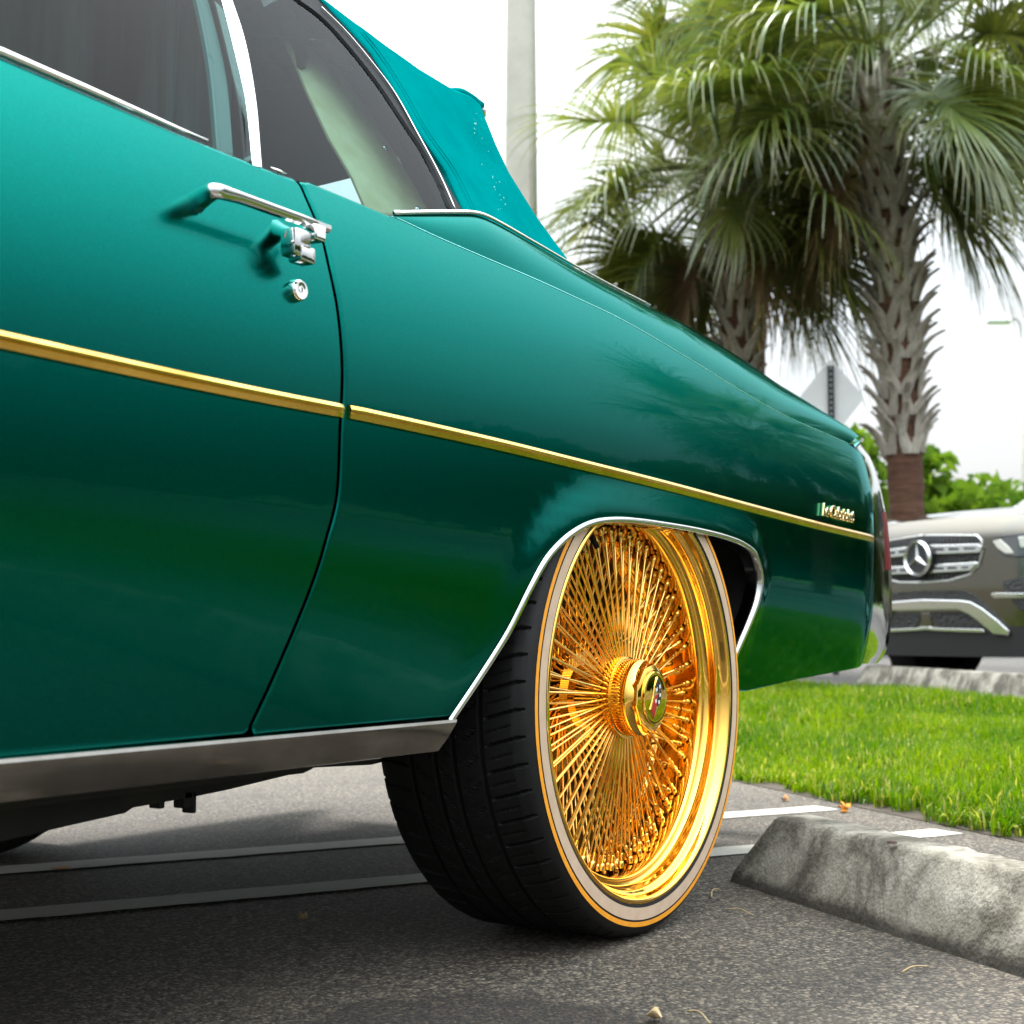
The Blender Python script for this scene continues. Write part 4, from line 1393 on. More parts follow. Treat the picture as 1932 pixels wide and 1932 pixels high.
# ------------------------------------------------------------------ grass
t = NT('grass_blade')
at_ = t.n('Attribute'); at_.attribute_name = 'tint'
t.t.nodes.remove(t.b)
df = t.n('BsdfDiffuse'); tl = t.n('BsdfTranslucent'); gs = t.n('BsdfGlossy'); gs.inputs['Roughness'].default_value = 0.45
gs.inputs['Color'].default_value = (0.5, 0.55, 0.4, 1)
t.l(at_.outputs['Color'], df.inputs['Color'])
br = t.mix(1.0, at_.outputs['Color'], (1.5, 1.5, 0.8), 'MULTIPLY')
t.l(br, tl.inputs['Color'])
m1 = t.n('MixShader'); m1.inputs[0].default_value = 0.45
t.l(df.outputs[0], m1.inputs[1]); t.l(tl.outputs[0], m1.inputs[2])
m2 = t.n('MixShader'); m2.inputs[0].default_value = 0.03
t.l(m1.outputs[0], m2.inputs[1]); t.l(gs.outputs[0], m2.inputs[2])
t.l(m2.outputs[0], t.out.inputs['Surface'])

def raw_mesh(name, V, F3, mat, tint=None, smooth=False):
    """fast triangle / quad mesh from numpy arrays (F3: (n,k))"""
    me = bpy.data.meshes.new(name)
    k = F3.shape[1]
    me.vertices.add(len(V)); me.vertices.foreach_set('co', np.ascontiguousarray(V, dtype=np.float32).ravel())
    me.loops.add(F3.size); me.loops.foreach_set('vertex_index', np.ascontiguousarray(F3, dtype=np.int32).ravel())
    me.polygons.add(len(F3)); me.polygons.foreach_set('loop_start', np.arange(0, F3.size, k, dtype=np.int32))
    me.polygons.foreach_set('loop_total', np.full(len(F3), k, np.int32))
    me.materials.append(MATS[mat])
    if smooth: me.polygons.foreach_set('use_smooth', np.ones(len(F3), bool))
    if tint is not None:
        ca = me.color_attributes.new('tint', 'FLOAT_COLOR', 'POINT')
        ca.data.foreach_set('color', np.concatenate([tint, np.ones((len(tint), 1))], 1).astype(np.float32).ravel())
    me.update(); me.validate()
    return me
def grass_field(name, num, n_lo, n_hi, t_lo, t_hi, hgt, wid, edge=False):
    n = RNG.uniform(n_lo, n_hi, num); tt = RNG.uniform(t_lo, t_hi, num)
    jag = 0.05 * np.sin(tt * 9.0) + 0.035 * np.sin(tt * 23 + 1.3) + 0.03 * np.sin(tt * 61)
    keep = n > N0 + 0.03 + jag * 0.8
    n, tt = n[keep], tt[keep]; num = len(n)
    base = np.outer(n, ND2) + np.outer(tt, UD2)
    z = gz(n) + 0.002
    H = hgt * RNG.uniform(0.55, 1.25, num) * (0.85 + 0.3 * np.sin(tt * 2.1 + n * 3.0) * np.sin(n * 5.0 - tt))
    H *= np.clip(0.55 + (n - N0) * 2.2, 0.5, 1.0)
    az = RNG.uniform(0, 2 * np.pi, num); lean = RNG.gamma(2.0, 0.17, num)
    dx, dy = np.cos(az), np.sin(az)
    sx_, sy_ = -dy, dx
    W = wid * RNG.uniform(0.6, 1.3, num)
    V = np.zeros((num, 7, 3))
    for k, (s, wk) in enumerate(((0.0, 0.7), (0.38, 1.0), (0.74, 0.75))):
        bend = lean * s * s * 1.25 + lean * 0.25 * s
        r = H * s * np.sin(np.minimum(bend, 1.35)); hz = H * s * np.cos(np.minimum(bend, 1.35))
        for j, sg in enumerate((-1, 1)):
            V[:, 2 * k + j, 0] = base[:, 0] + dx * r + sg * sx_ * W * wk / 2
            V[:, 2 * k + j, 1] = base[:, 1] + dy * r + sg * sy_ * W * wk / 2
            V[:, 2 * k + j, 2] = z + hz
    bend = np.minimum(lean * 1.5, 1.6)
    V[:, 6, 0] = base[:, 0] + dx * H * np.sin(bend); V[:, 6, 1] = base[:, 1] + dy * H * np.sin(bend); V[:, 6, 2] = z + H * np.cos(bend)
    f = np.array([[0, 1, 3], [0, 3, 2], [2, 3, 5], [2, 5, 4], [4, 5, 6]])
    F = (np.arange(num)[:, None, None] * 7 + f[None]).reshape(-1, 3)
    c1 = np.array([0.042, 0.118, 0.001]); c2 = np.array([0.15, 0.23, 0.002]); c3 = np.array([0.36, 0.35, 0.08])
    q = np.clip(RNG.normal(0.5, 0.32, num) + 0.22 * np.sin(n * 4 + tt * 2.3) + 0.15 * np.sin(n * 11 - tt * 7), 0, 1)[:, None]
    col = c1 * (1 - q) + c2 * q
    dry = RNG.uniform(0, 1, num) < 0.05 + 0.10 * (np.sin(n * 6.1 + 1) * np.sin(tt * 5.3) > 0.6) + 0.12 * (n < N0 + 0.16)
    col[dry] = c3 * RNG.uniform(0.6, 1.1, (dry.sum(), 1))
    tint = np.repeat(col[:, None, :], 7, 1)
    return V.reshape(-1, 3), F, tint.reshape(-1, 3)
parts_ = [grass_field('a', 90000, N0, N1 - 0.1, 1.9, 5.8, 0.085, 0.0062), grass_field('b', 42000, N0, N1 - 0.1, 5.8, 10.5, 0.095, 0.009), grass_field('c', 60000, N0, N1 - 0.1, -9.0, 1.9, 0.09, 0.011)]
off_ = 0; VV, FF, TT = [], [], []
for (v, f, tc) in parts_:
    VV.append(v); FF.append(f + off_); TT.append(tc); off_ += len(v)
gm = raw_mesh('grass', np.concatenate(VV), np.concatenate(FF), 'grass_blade', np.concatenate(TT))
tag(link('grass', gm), 'bright green lawn grass on the parking island', 'grass', kind='stuff')

# ------------------------------------------------------------------ litter
t = NT('dry_leaf'); t.set(Base_Color=t.ramp(t.noise(60), [(0.3, (0.32, 0.22, 0.10)), (0.7, (0.45, 0.35, 0.2))]), Roughness=0.8)
t = NT('orange_petal'); t.set(Base_Color=t.ramp(t.noise(90), [(0.3, (0.75, 0.22, 0.01)), (0.7, (0.85, 0.36, 0.02))]), Roughness=0.7)
def litter_leaf(name, px, L, W, rot, mat, label, cat, z=0.006, curl=0.012):
    p = at_z(px[0], px[1], z)
    v = []; m = 9
    for i in range(m):
        s = i / (m - 1); w = W * math.sin(math.pi * min(1, s * 0.92 + 0.04)) ** 0.8
        x = L * (s - 0.5); zc = curl * (2 * s - 1) ** 2
        v += [(x, -w / 2, zc + 0.35 * w * 0.4), (x, 0, zc), (x, w / 2, zc + 0.35 * w * 0.4)]
    f = grid_faces(m, 3)
    me = new_mesh(name, v, f, mat)
    o = link(name, me, None, (p[0], p[1], z), (0.1, 0.08, rot))
    sm_ = o.modifiers.new('thick', 'SOLIDIFY'); sm_.thickness = 0.0008
    tag(o, label, cat)
    return o
litter_leaf('fallen_leaf', (113, 1639), 0.055, 0.012, math.radians(10), 'orange_petal', 'slim orange leaf lying on the upper white parking line under the car', 'leaf', 0.009, 0.004)
litter_leaf('fallen_leaf', (571, 1734), 0.030, 0.014, math.radians(60), 'dry_leaf', 'small pale dry leaf on shaded asphalt left of the big tyre', 'leaf')
litter_leaf('fallen_leaf', (1234, 1921), 0.026, 0.020, math.radians(20), 'dry_leaf', 'tan dry leaf on asphalt below the tyre near the bottom edge', 'leaf')
def petals(name, px, label, n=9, s=0.012):
    p = at_z(px[0], px[1], 0.01)
    mb = MB()
    for i in range(n):
        R_ = Matrix.Rotation(RNG.uniform(0, 6.28), 3, 'Z') @ Matrix.Rotation(RNG.uniform(-0.9, 0.9), 3, 'X') @ Matrix.Rotation(RNG.uniform(-0.9, 0.9), 3, 'Y')
        c = RNG.normal(0, s * 0.6, 3); c[2] = abs(c[2]) + 0.004
        q = [(-s, 0, 0), (-s * .3, -s * .55, .2 * s), (s * .6, -s * .5, 0), (s, 0, .3 * s), (s * .5, s * .5, 0), (-s * .4, s * .5, .2 * s)]
        mb.add([R_ @ Vector(k) + Vector(c) for k in q], [tuple(range(6))])
    me = new_mesh(name, mb.v, mb.f, 'orange_petal', smooth=False)
    return tag(link(name, me, None, (p[0], p[1], 0.002)), label, 'flower')
petals('fallen_flower', (1594, 1527), 'crumpled orange blossom at the end of the white line beside the grass', 10, 0.013)
petals('fallen_flower', (1483, 1507), 'small orange petals on the asphalt edge between wheel and grass', 5, 0.010)
def twig(name, px, label):
    P = np.array([at_z(u, v, 0.005) for (u, v) in px])
    P[1:-1, 2] += 0.006
    mb = MB().tube(spline(P, 12), np.linspace(0.0016, 0.0009, 12), 5)
    c = P.mean(0); c[2] = 0
    mb.v = [(a - c[0], b - c[1], d) for (a, b, d) in mb.v]
    return tag(link(name, new_mesh(name, mb.v, mb.f, 'dry_leaf'), None, tuple(c)), label, 'twig')
twig('dry_twig', [(1342, 1692), (1345, 1685), (1353, 1683), (1362, 1681)], 'bent pale straw on asphalt between the tyre and the wheel stop')
twig('dry_twig', [(1372, 1716), (1395, 1721), (1422, 1727)], 'thin brown straw on asphalt below the wheel stop end')
twig('dry_twig', [(1702, 1834), (1720, 1832), (1752, 1823)], 'tan grass stem lying on asphalt right of the lower middle')
twig('dry_twig', [(1298, 1908), (1318, 1917), (1340, 1931)], 'tan twig at the bottom edge right of the dark oil stain')
# ================================================================== palms and trees
t = NT('palm_leaf')
at_ = t.n('Attribute'); at_.attribute_name = 'tint'
oi = t.n('ObjectInfo')
hs = t.n('HueSaturation'); t.l(at_.outputs['Color'], hs.inputs['Color'])
t.l(t.math('ADD', t.math('MULTIPLY', oi.outputs['Random'], 0.7), 0.7), hs.inputs['Value'])
t.l(t.math('ADD', t.math('MULTIPLY', oi.outputs['Random'], 0.03), 0.485), hs.inputs['Hue'])
t.t.nodes.remove(t.b)
df = t.n('BsdfDiffuse'); tl = t.n('BsdfTranslucent'); gs = t.n('BsdfGlossy'); gs.inputs['Roughness'].default_value = 0.38
gs.inputs['Color'].default_value = (0.8, 0.85, 0.8, 1)
t.l(hs.outputs[0], df.inputs['Color'])
t.l(t.mix(1.0, hs.outputs[0], (1.5, 1.35, 0.7), 'MULTIPLY'), tl.inputs['Color'])
m1 = t.n('MixShader'); m1.inputs[0].default_value = 0.38
t.l(df.outputs[0], m1.inputs[1]); t.l(tl.outputs[0], m1.inputs[2])
m2 = t.n('MixShader'); m2.inputs[0].default_value = 0.10
t.l(m1.outputs[0], m2.inputs[1]); t.l(gs.outputs[0], m2.inputs[2])
t.l(m2.outputs[0], t.out.inputs['Surface'])
def barkmat(name, c1, c2, c3, sc, stretch):
    t = NT(name)
    co = t.coord()
    mp = t.n('Mapping'); mp.inputs['Scale'].default_value = stretch; t.l(co, mp.inputs['Vector'])
    f = t.noise(sc, 7, 0.7, vec=mp.outputs[0], dist=0.6)
    t.set(Base_Color=t.ramp(f, [(0.28, c1), (0.5, c2), (0.74, c3)]), Roughness=0.92)
    t.bump(f, 1.0, 0.02)
barkmat('palm_bark', (0.035, 0.016, 0.010), (0.115, 0.052, 0.030), (0.19, 0.10, 0.062), 3.0, (1, 1, 9))
barkmat('palm_boot', (0.20, 0.17, 0.13), (0.46, 0.415, 0.345), (0.66, 0.61, 0.53), 5.0, (6, 6, 1))
barkmat('tree_bark', (0.05, 0.035, 0.025), (0.10, 0.075, 0.055), (0.16, 0.13, 0.1), 8.0, (1, 1, 0.3))

def frond_mesh(elev, seed, dead=False):
    """fan leaf on its stalk; stalk leaves the origin along +X at the given elevation"""
    rg = np.random.default_rng(seed)
    V, F, T = [], [], []
    d = np.array([math.cos(elev), 0, math.sin(elev)])
    p = np.zeros(3); LP = 0.95 * rg.uniform(0.85, 1.15)
    path = [p.copy()]
    for i in range(8):
        d = d + np.array([0, 0, -0.055 * math.cos(elev) - 0.02]); d /= np.linalg.norm(d)
        p = p + d * LP / 8; path.append(p.copy())
    path = np.array(path)
    mb = MB().tube(path, np.linspace(0.028, 0.013, 9), 5)
    V += mb.v; F += [list(q) for q in mb.f]; T += [(0.16, 0.20, 0.06)] * len(mb.v)
    # blade
    side_ = np.cross(d, (0, 0, 1.0)); side_ /= np.linalg.norm(side_) + 1e-9
    upv = np.cross(side_, d)
    NL = 58
    costa = 0.38
    gtip = 0.20
    for k in range(NL):
        s = k / (NL - 1) * 2 - 1
        ang = s * math.radians(128)
        root = p + d * costa * (1 - abs(s)) ** 1.1 + np.array([0, 0, -0.10]) * (1 - abs(s)) ** 2
        dr = d * math.cos(ang) + side_ * math.sin(ang) + upv * (0.30 * abs(math.sin(ang)) + rg.normal(0, 0.05))
        dr /= np.linalg.norm(dr)
        L = (1.22 - 0.32 * abs(s) ** 2) * rg.uniform(0.85, 1.12)
        nseg = 9
        q = root.copy(); w0 = 0.033
        wd = np.cross(dr, upv); wd /= np.linalg.norm(wd) + 1e-9
        b = len(V)
        droop = rg.uniform(0.14, 0.36)
        yel = np.clip(rg.normal(0.3, 0.25), 0, 1)
        tw = rg.normal(0, 0.25)
        for i in range(nseg + 1):
            u = i / nseg
            w = w0 * (0.55 + 0.55 * math.sin(math.pi * min(1, u * 1.15 + 0.12))) * (1 - u) ** 0.45 + 0.001
            wv = wd * math.cos(tw * u) + np.array([0, 0, 1.0]) * math.sin(tw * u) * 0.6
            V.append(tuple(q - wv * w / 2)); V.append(tuple(q + wv * w / 2))
            g = np.array([0.085, 0.135, 0.026]) * (1 - 0.62 * yel) + np.array([0.33, 0.35, 0.05]) * 0.62 * yel
            tip = np.clip((u - 0.72) / 0.28, 0, 1) * yel
            c_ = g * (1 - tip) + np.array([0.40, 0.28, 0.13]) * tip
            if dead: c_ = np.array([0.20, 0.13, 0.07]) * (0.7 + 0.5 * yel)
            T.append(tuple(c_)); T.append(tuple(c_))
            dr = dr + np.array([0, 0, -1.0]) * droop * (0.25 + 2.1 * u * u)
            dr /= np.linalg.norm(dr)
            q = q + dr * L / nseg
        for i in range(nseg):
            F.append([b + 2 * i, b + 2 * i + 1, b + 2 * i + 3, b + 2 * i + 2])
    me = new_mesh('frond', V, F, 'palm_leaf', smooth=True)
    ca = me.color_attributes.new('tint', 'FLOAT_COLOR', 'POINT')
    ca.data.foreach_set('color', np.concatenate([np.array(T), np.ones((len(T), 1))], 1).astype(np.float32).ravel())
    return me
ELEVS = [75, 55, 35, 15, -5, -25, -45, -62]
FRONDS = {e: [frond_mesh(math.radians(e), 100 + 7 * i + j) for j in range(2)] for i, e in enumerate(ELEVS)}
DEAD = [frond_mesh(math.radians(-70), 300, True), frond_mesh(math.radians(-55), 301, True)]
def boot_mesh(seed):
    rg = np.random.default_rng(seed)
    mb = MB()
    L = rg.uniform(0.30, 0.40)
    for sg in (-1, 1):
        a = sg * math.radians(rg.uniform(24, 33))
        v, m = [], 6
        for i in range(m):
            s = i / (m - 1)
            w = 0.15 * (1 - 0.55 * s); th = 0.034 * (1 - 0.55 * s) + 0.004
            cx_ = math.sin(a) * L * s + sg * 0.012; cz_ = math.cos(a) * L * s
            ox = -0.018 + 0.045 * s + 0.055 * s * s + 0.06 * s ** 6
            v += [(ox, cx_ - w / 2, cz_), (ox + th, cx_ - w * 0.32, cz_), (ox + th, cx_ + w * 0.32, cz_), (ox, cx_ + w / 2, cz_), (ox - th * 0.6, cx_, cz_)]
        f = []
        for i in range(m - 1):
            for j in range(5):
                j2 = (j + 1) % 5
                f.append((i * 5 + j, i * 5 + j2, (i + 1) * 5 + j2, (i + 1) * 5 + j))
        f.append(tuple((m - 1) * 5 + j for j in range(5)))
        mb.add(v, f)
    me = new_mesh('boot', mb.v, mb.f, 'palm_boot', smooth=False)
    auto_smooth(me, 40)
    return me
BOOTS = [boot_mesh(s) for s in range(5)]
def palm(base, path, r_bot, r_top, boots_from, label, nf=44, scale=1.0, dead=3, seed=0, boots=True, boot_keep=None):
    rg = np.random.default_rng(1000 + seed)
    root = empty('palm_tree', tuple(base))
    tag(root, label, 'palm tree', 'palm trees')
    path = np.array(path, float) - np.array(base)
    P = spline(path, 150)
    rr = np.linspace(r_bot, r_top, 150) * (1 + rg.normal(0, 0.022, 150))
    tr = MB().tube(P, rr, 20, up=(0, 1, 0))
    trunk = tr.build('trunk', 'palm_bark', root, world=False, smooth=True)
    if boots:
        up_ = P[P[:, 2] > boots_from + 0.1]
        MB().tube(up_, np.full(len(up_), r_top * 0.92), 16, up=(0, 1, 0)).build('sheath', 'palm_boot', trunk, world=False, smooth=True)
    if boots:
        H = P[-1, 2]; z = boots_from - 0.0; row = 0
        while z < H + 0.12:
            c = np.array([np.interp(z, P[:, 2], P[:, k]) for k in range(3)]); c[2] = z
            r = float(np.interp(z, P[:, 2], rr))
            nb = 5
            for k in range(nb):
                a = 2 * math.pi * (k + 0.5 * (row % 2)) / nb + rg.normal(0, 0.10) + row * 0.13
                o = link('boot', BOOTS[int(rg.integers(5))], trunk)
                o.location = (c[0] + math.cos(a) * r * 1.0, c[1] + math.sin(a) * r * 1.0, z + rg.normal(0, 0.02))
                o.rotation_euler = (0, rg.normal(0, 0.05), a)
                s = scale * (r / 0.15) * rg.uniform(0.85, 1.1)
                o.scale = (s * rg.uniform(0.8, 1.3), s * 0.92, s)
            z += 0.185 * scale; row += 1
    top = P[-1] + np.array([0, 0, 0.10])
    crown = MB().tube([P[-1], P[-1] + [0, 0, 0.15], P[-1] + [0, 0, 0.4]], [r_top * 1.05, r_top * 0.9, 0.03], 12).build('crown', 'palm_boot', root, world=False, smooth=True)
    wts = {75: 3, 55: 5, 35: 7, 15: 8, -5: 8, -25: 7, -45: 5, -62: 3}
    tot = sum(wts.values()); az = rg.uniform(0, 6.28)
    for e in ELEVS:
        c = max(1, int(round(nf * wts[e] / tot)))
        for k in range(c):
            o = link('frond', FRONDS[e][int(rg.integers(2))], crown)
            az += 2.399 + rg.normal(0, 0.2)
            if e <= -20:                          # the skirt hangs open on the road side, so the trunk shows
                tc_ = math.atan2(-base[1] - top[1], -base[0] - top[0])
                df_ = (az - tc_ + math.pi) % (2 * math.pi) - math.pi
                if abs(df_) < 1.0: az += math.copysign(1.15, df_)
            h = float(np.interp(e, [-62, 75], [-0.12, 0.28]))
            o.location = (top[0] + math.cos(az) * r_top * 0.6, top[1] + math.sin(az) * r_top * 0.6, top[2] + h)
            o.rotation_euler = (rg.normal(0, 0.16), rg.normal(0, 0.10), az)
            s = scale * rg.uniform(0.88, 1.15); o.scale = (s, s, s)
    for k in range(dead):
        o = link('dead_frond', DEAD[k % 2], crown)
        a = rg.uniform(0, 6.28); o.location = (top[0] + math.cos(a) * r_top, top[1] + math.sin(a) * r_top, top[2] - 0.2)
        o.rotation_euler = (0, 0, a); o.scale = (scale * .8,) * 3
    return root
def palm_px(trunk_px, D, **kw):
    pts = [at_depth(u, v, D) for (u, v) in trunk_px]
    pts = [np.array(p) for p in pts]
    g0 = 0.135
    b = pts[0].copy(); b[2] = g0
    pts[0] = b
    bf = at_depth(trunk_px[1][0], kw.pop('boot_v', 850), D)[2] - g0 if kw.get('boots', True) else 0
    return palm(b, pts, boots_from=bf, **kw)
palm_px([(1712, 1240), (1711, 985), (1706, 850), (1697, 700), (1690, 550), (1672, 400), (1655, 250), (1648, 190)], 13.2, r_bot=0.150, r_top=0.165, boot_v=862, label='tall palm with criss-cross leaf stubs on its trunk, rising behind the silver SUV', nf=46, scale=0.90, seed=1)
palm_px([(1402, 1240), (1399, 900), (1393, 690), (1388, 600), (1380, 500), (1372, 420), (1368, 365)], 13.8, r_bot=0.135, r_top=0.145, boot_v=1000, label='shorter palm whose trunk drops behind the green trunk lid, left of the sign', nf=42, scale=0.86, seed=2)
palm_px([(1415, 1240), (1413, 900), (1420, 600), (1432, 300), (1440, 60), (1442, 20)], 16.5, r_bot=0.150, r_top=0.165, boots=False, label='palm crown high behind the two front palms, cut by the top edge', nf=40, scale=1.05, seed=3)
palm_px([(2010, 1240), (2005, 900), (1995, 500), (1965, 120), (1958, 30)], 15.0, r_bot=0.150, r_top=0.165, boots=False, label='palm crown reaching in at the upper right corner, its trunk out of frame', nf=36, scale=0.95, seed=4)
# the palm on the other side, mirrored in the rear quarter
palm((15.2, -2.6, 0.135), [(15.2, -2.6, 0.135), (15.25, -2.6, 1.5), (15.2, -2.55, 3.0), (15.2, -2.55, 4.0)], 0.15, 0.16, 0.9, 'palm standing right of view, seen only mirrored in the rear quarter panel', nf=50, scale=1.05, seed=5, boots=False)

# broadleaf trees
def leafmat(name, c1, c2, tr):
    t = NT(name)
    oi = t.n('Attribute'); oi.attribute_name = 'tint'
    t.t.nodes.remove(t.b)
    df = t.n('BsdfDiffuse'); tl = t.n('BsdfTranslucent')
    sp = t.n('SeparateColor'); t.l(oi.outputs['Color'], sp.inputs[0])
    c = t.ramp(sp.outputs[0], [(0.0, c1), (1.0, c2)])
    t.l(c, df.inputs['Color']); t.l(t.mix(1.0, c, (1.5, 1.5, 0.7), 'MULTIPLY'), tl.inputs['Color'])
    m1 = t.n('MixShader'); m1.inputs[0].default_value = tr
    t.l(df.outputs[0], m1.inputs[1]); t.l(tl.outputs[0], m1.inputs[2]); t.l(m1.outputs[0], t.out.inputs['Surface'])
leafmat('leaf_bright', (0.04, 0.09, 0.012), (0.12, 0.20, 0.022), 0.4)
leafmat('leaf_dark', (0.025, 0.055, 0.012), (0.06, 0.11, 0.02), 0.3)
def leaf_cloud(rg, centres, radii, per, size, mat, flat=0.8):
    n_tot = 0; V, F, T = [], [], []
    for (c, r) in zip(centres, radii):
        m = int(per * r * r)
        dirs = rg.normal(0, 1, (m, 3)); dirs /= np.linalg.norm(dirs, axis=1)[:, None]
        rad = r * rg.uniform(0.35, 1.0, m) ** 0.5
        P = np.array(c) + dirs * rad[:, None] * np.array([1, 1, flat])
        a = rg.normal(0, 1, (m, 3)); a /= np.linalg.norm(a, axis=1)[:, None]
        b = np.cross(a, rg.normal(0, 1, (m, 3))); b /= np.linalg.norm(b, axis=1)[:, None]
        s = size * rg.uniform(0.6, 1.4, m)[:, None]
        q = np.stack([P - a * s, P - b * s * 0.5, P + a * s, P + b * s * 0.5], 1)
        V.append(q.reshape(-1, 3)); F.append((np.arange(m)[:, None] * 4 + np.arange(4)[None]) + n_tot * 4)
        tc = np.clip(rg.normal(0.5, 0.3, m), 0, 1); T.append(np.repeat(np.repeat(tc[:, None], 4, 0), 3, 1))
        n_tot += m
    return raw_mesh('crown', np.concatenate(V), np.concatenate(F), mat, np.concatenate(T))
def broad_tree(pos, h, w, label, seed, mat='leaf_bright', nb=16, size=0.16, per=260, group='leafy trees beyond the far road'):
    rg = np.random.default_rng(2000 + seed)
    root = empty('leafy_tree', pos); tag(root, label, 'tree', group)
    th = h * 0.35
    tr = MB().tube([(0, 0, 0), (0.05, 0, th * 0.6), (0, 0.05, th), (0.1, 0, h * 0.7)], [0.16, 0.13, 0.11, 0.04], 8)
    cs, rs = [], []
    for k in range(nb):
        a = rg.uniform(0, 6.28); rr = w * 0.5 * rg.uniform(0.2, 0.85); z = th + (h - th) * rg.uniform(0.15, 0.88)
        c = (math.cos(a) * rr, math.sin(a) * rr, z); cs.append(c); rs.append(rg.uniform(0.16, 0.30) * w * (1.1 - 0.4 * (z - th) / (h - th)))
        tr.tube([(0.02, 0.02, th * 0.9), (c[0] * .6, c[1] * .6, (z + th) / 2), c], [0.06, 0.04, 0.015], 5)
    tr.build('trunk', 'tree_bark', root, world=False, smooth=True)
    link('crown', leaf_cloud(rg, cs, rs, per, size, mat), root)
    return root
def tree_px(u, vtop, D, w, label, seed, **kw):
    p = at_depth(u, 1193, D)
    z = at_depth(u, vtop, D)[2]
    return broad_tree((p[0], p[1], 0.14), z - 0.14, w, label, seed, **kw)
tree_px(1640, 818, 24, 2.6, 'bright green tree between the green tail fin and the palm trunk', 1)
tree_px(1772, 905, 26, 3.2, 'bright green bush just right of the reddish palm trunk base', 2)
tree_px(1835, 945, 30, 3.0, 'low bright green bush in the middle above the SUV hood', 3)
tree_px(1905, 915, 28, 2.4, 'sparse green tree at the right edge above the SUV hood', 4, per=150)
tree_px(1700, 930, 33, 4.5, 'green foliage low behind the reddish palm trunk', 5)
# trees along the road on the other side, only seen mirrored in the paint
rg = np.random.default_rng(77)
cs, rs = [], []
for k in range(64):
    a = math.radians(-2 - 84 * k / 63)
    R_ = 33 + rg.normal(0, 2.0)
    cs.append((3 + R_ * math.cos(a), 1 + R_ * math.sin(a), 1.7 + rg.uniform(0, 1.6))); rs.append(rg.uniform(1.7, 2.7))
tag(link('woodland', leaf_cloud(rg, cs, rs, 170, 0.34, 'leaf_dark', 0.9)), 'dark tree belt along the road, mirrored in the car side', 'woodland', kind='stuff')

# low flower bed beyond the far road
leafmat('bed_leaf', (0.06, 0.13, 0.015), (0.14, 0.25, 0.03), 0.4)
p0_, p1_ = at_depth(1600, 1200, 26), at_depth(2050, 1200, 22)
rg = np.random.default_rng(5)
cs = [tuple((p0_ * (1 - w) + p1_ * w)[:2]) + (0.30,) for w in np.linspace(0, 1, 26)]
tag(link('flower_bed', leaf_cloud(rg, cs, [0.42] * 26, 900, 0.06, 'bed_leaf')), 'low green planting strip behind the SUV tyre', 'plants', kind='stuff')
fl = leaf_cloud(rg, [(c[0] - 0.15, c[1], 0.36) for c in cs[::2]], [0.36] * 13, 420, 0.05, 'orange_petal')
tag(link('flower_blossom', fl), 'orange blossoms in the planting strip behind the SUV tyre', 'flowers', kind='stuff')
# ================================================================== silver SUV
HEAD = math.radians(152)
bd = at_depth(1742, 1045, 9.2)
suv_loc = (bd[0], bd[1], 0.135)
suv = empty('silver_suv', suv_loc, HEAD)
tag(suv, 'silver SUV parked nose-on beyond the grass, three-pointed star on its grille', 'SUV')
t = NT('silver_paint')
t.set(Base_Color=(0.165, 0.150, 0.120), Metallic=1.0, Roughness=0.2, Coat_Weight=1.0, Coat_Roughness=0.03)
t = NT('grille_mesh')
v = t.n('TexVoronoi', Scale=60.0); t.l(t.coord(), v.inputs['Vector'])
t.set(Base_Color=t.ramp(v.outputs['Distance'], [(0.2, (0.006, 0.006, 0.006)), (0.6, (0.03, 0.03, 0.03))]), Roughness=0.5)
t.bump(v.outputs['Distance'], 0.6, 0.01)
simple('black_plastic', (0.014, 0.014, 0.015), 0.5)
simple('lamp_inner', (0.20, 0.20, 0.205), 0.10, 0.7)
simple('lamp_bright', (0.85, 0.82, 0.74), 0.15, 0.6)
simple('satin_silver', (0.72, 0.72, 0.71), 0.22, 1.0)
ch_, sh_ = math.cos(HEAD), math.sin(HEAD)
def to_local(P):
    d = np.asarray(P) - np.array(suv_loc)
    return np.array([d[0] * ch_ + d[1] * sh_, -d[0] * sh_ + d[1] * ch_, d[2]])
def xf(y, z):
    """forward position of the nose at lateral y, height z"""
    y = np.asarray(y, float); z = np.asarray(z, float)
    a = np.abs(y)
    x = -0.10 * (a / 0.6) ** 2 * 0.6 - 0.30 * np.clip((a - 0.52) / 0.45, 0, None) ** 2.0
    x = x - 0.22 * np.clip(z - 0.93, 0, None) ** 1.5 * 6 - 0.10 * np.clip(0.62 - z, 0, None)
    return x
def F_suv(a, b, off):
    return np.stack([xf(a, b) + off, a, b], 1)
def L5(x, y):
    """detail-picture place -> (lateral, height) on the nose"""
    u, v = x * 0.19622 + 1624.8, y * 0.19622 + 920.7
    c = to_local(CAM); d = to_local(CAM + ray(u, v)) - c
    s = 9.0
    for _ in range(60):
        P = c + d * s
        e = float(xf(P[1], P[2])) - P[0]
        s += 0.7 * e / d[0]
    return (P[1], P[2])
def sym(half):
    pts = [L5(*p) for p in half]
    return np.array([(max(0.0, y), z) for (y, z) in pts] + [(-max(0.0, y), z) for (y, z) in pts[::-1]])
def both(name, quad, mat, parent, off, depth=0.01, bev=0.003, step=0.04):
    out = []
    pts = np.array([L5(*p) for p in quad])
    out.append(patch_obj(name, pts, F_suv, mat, parent, world=False, step=step, edge=0.02, bev=bev, drop=0.004, depth=depth, off=off))
    out.append(patch_obj(name, pts * np.array([-1, 1]), F_suv, mat, parent, world=False, step=step, edge=0.02, bev=bev, drop=0.004, depth=depth, off=off))
    return out
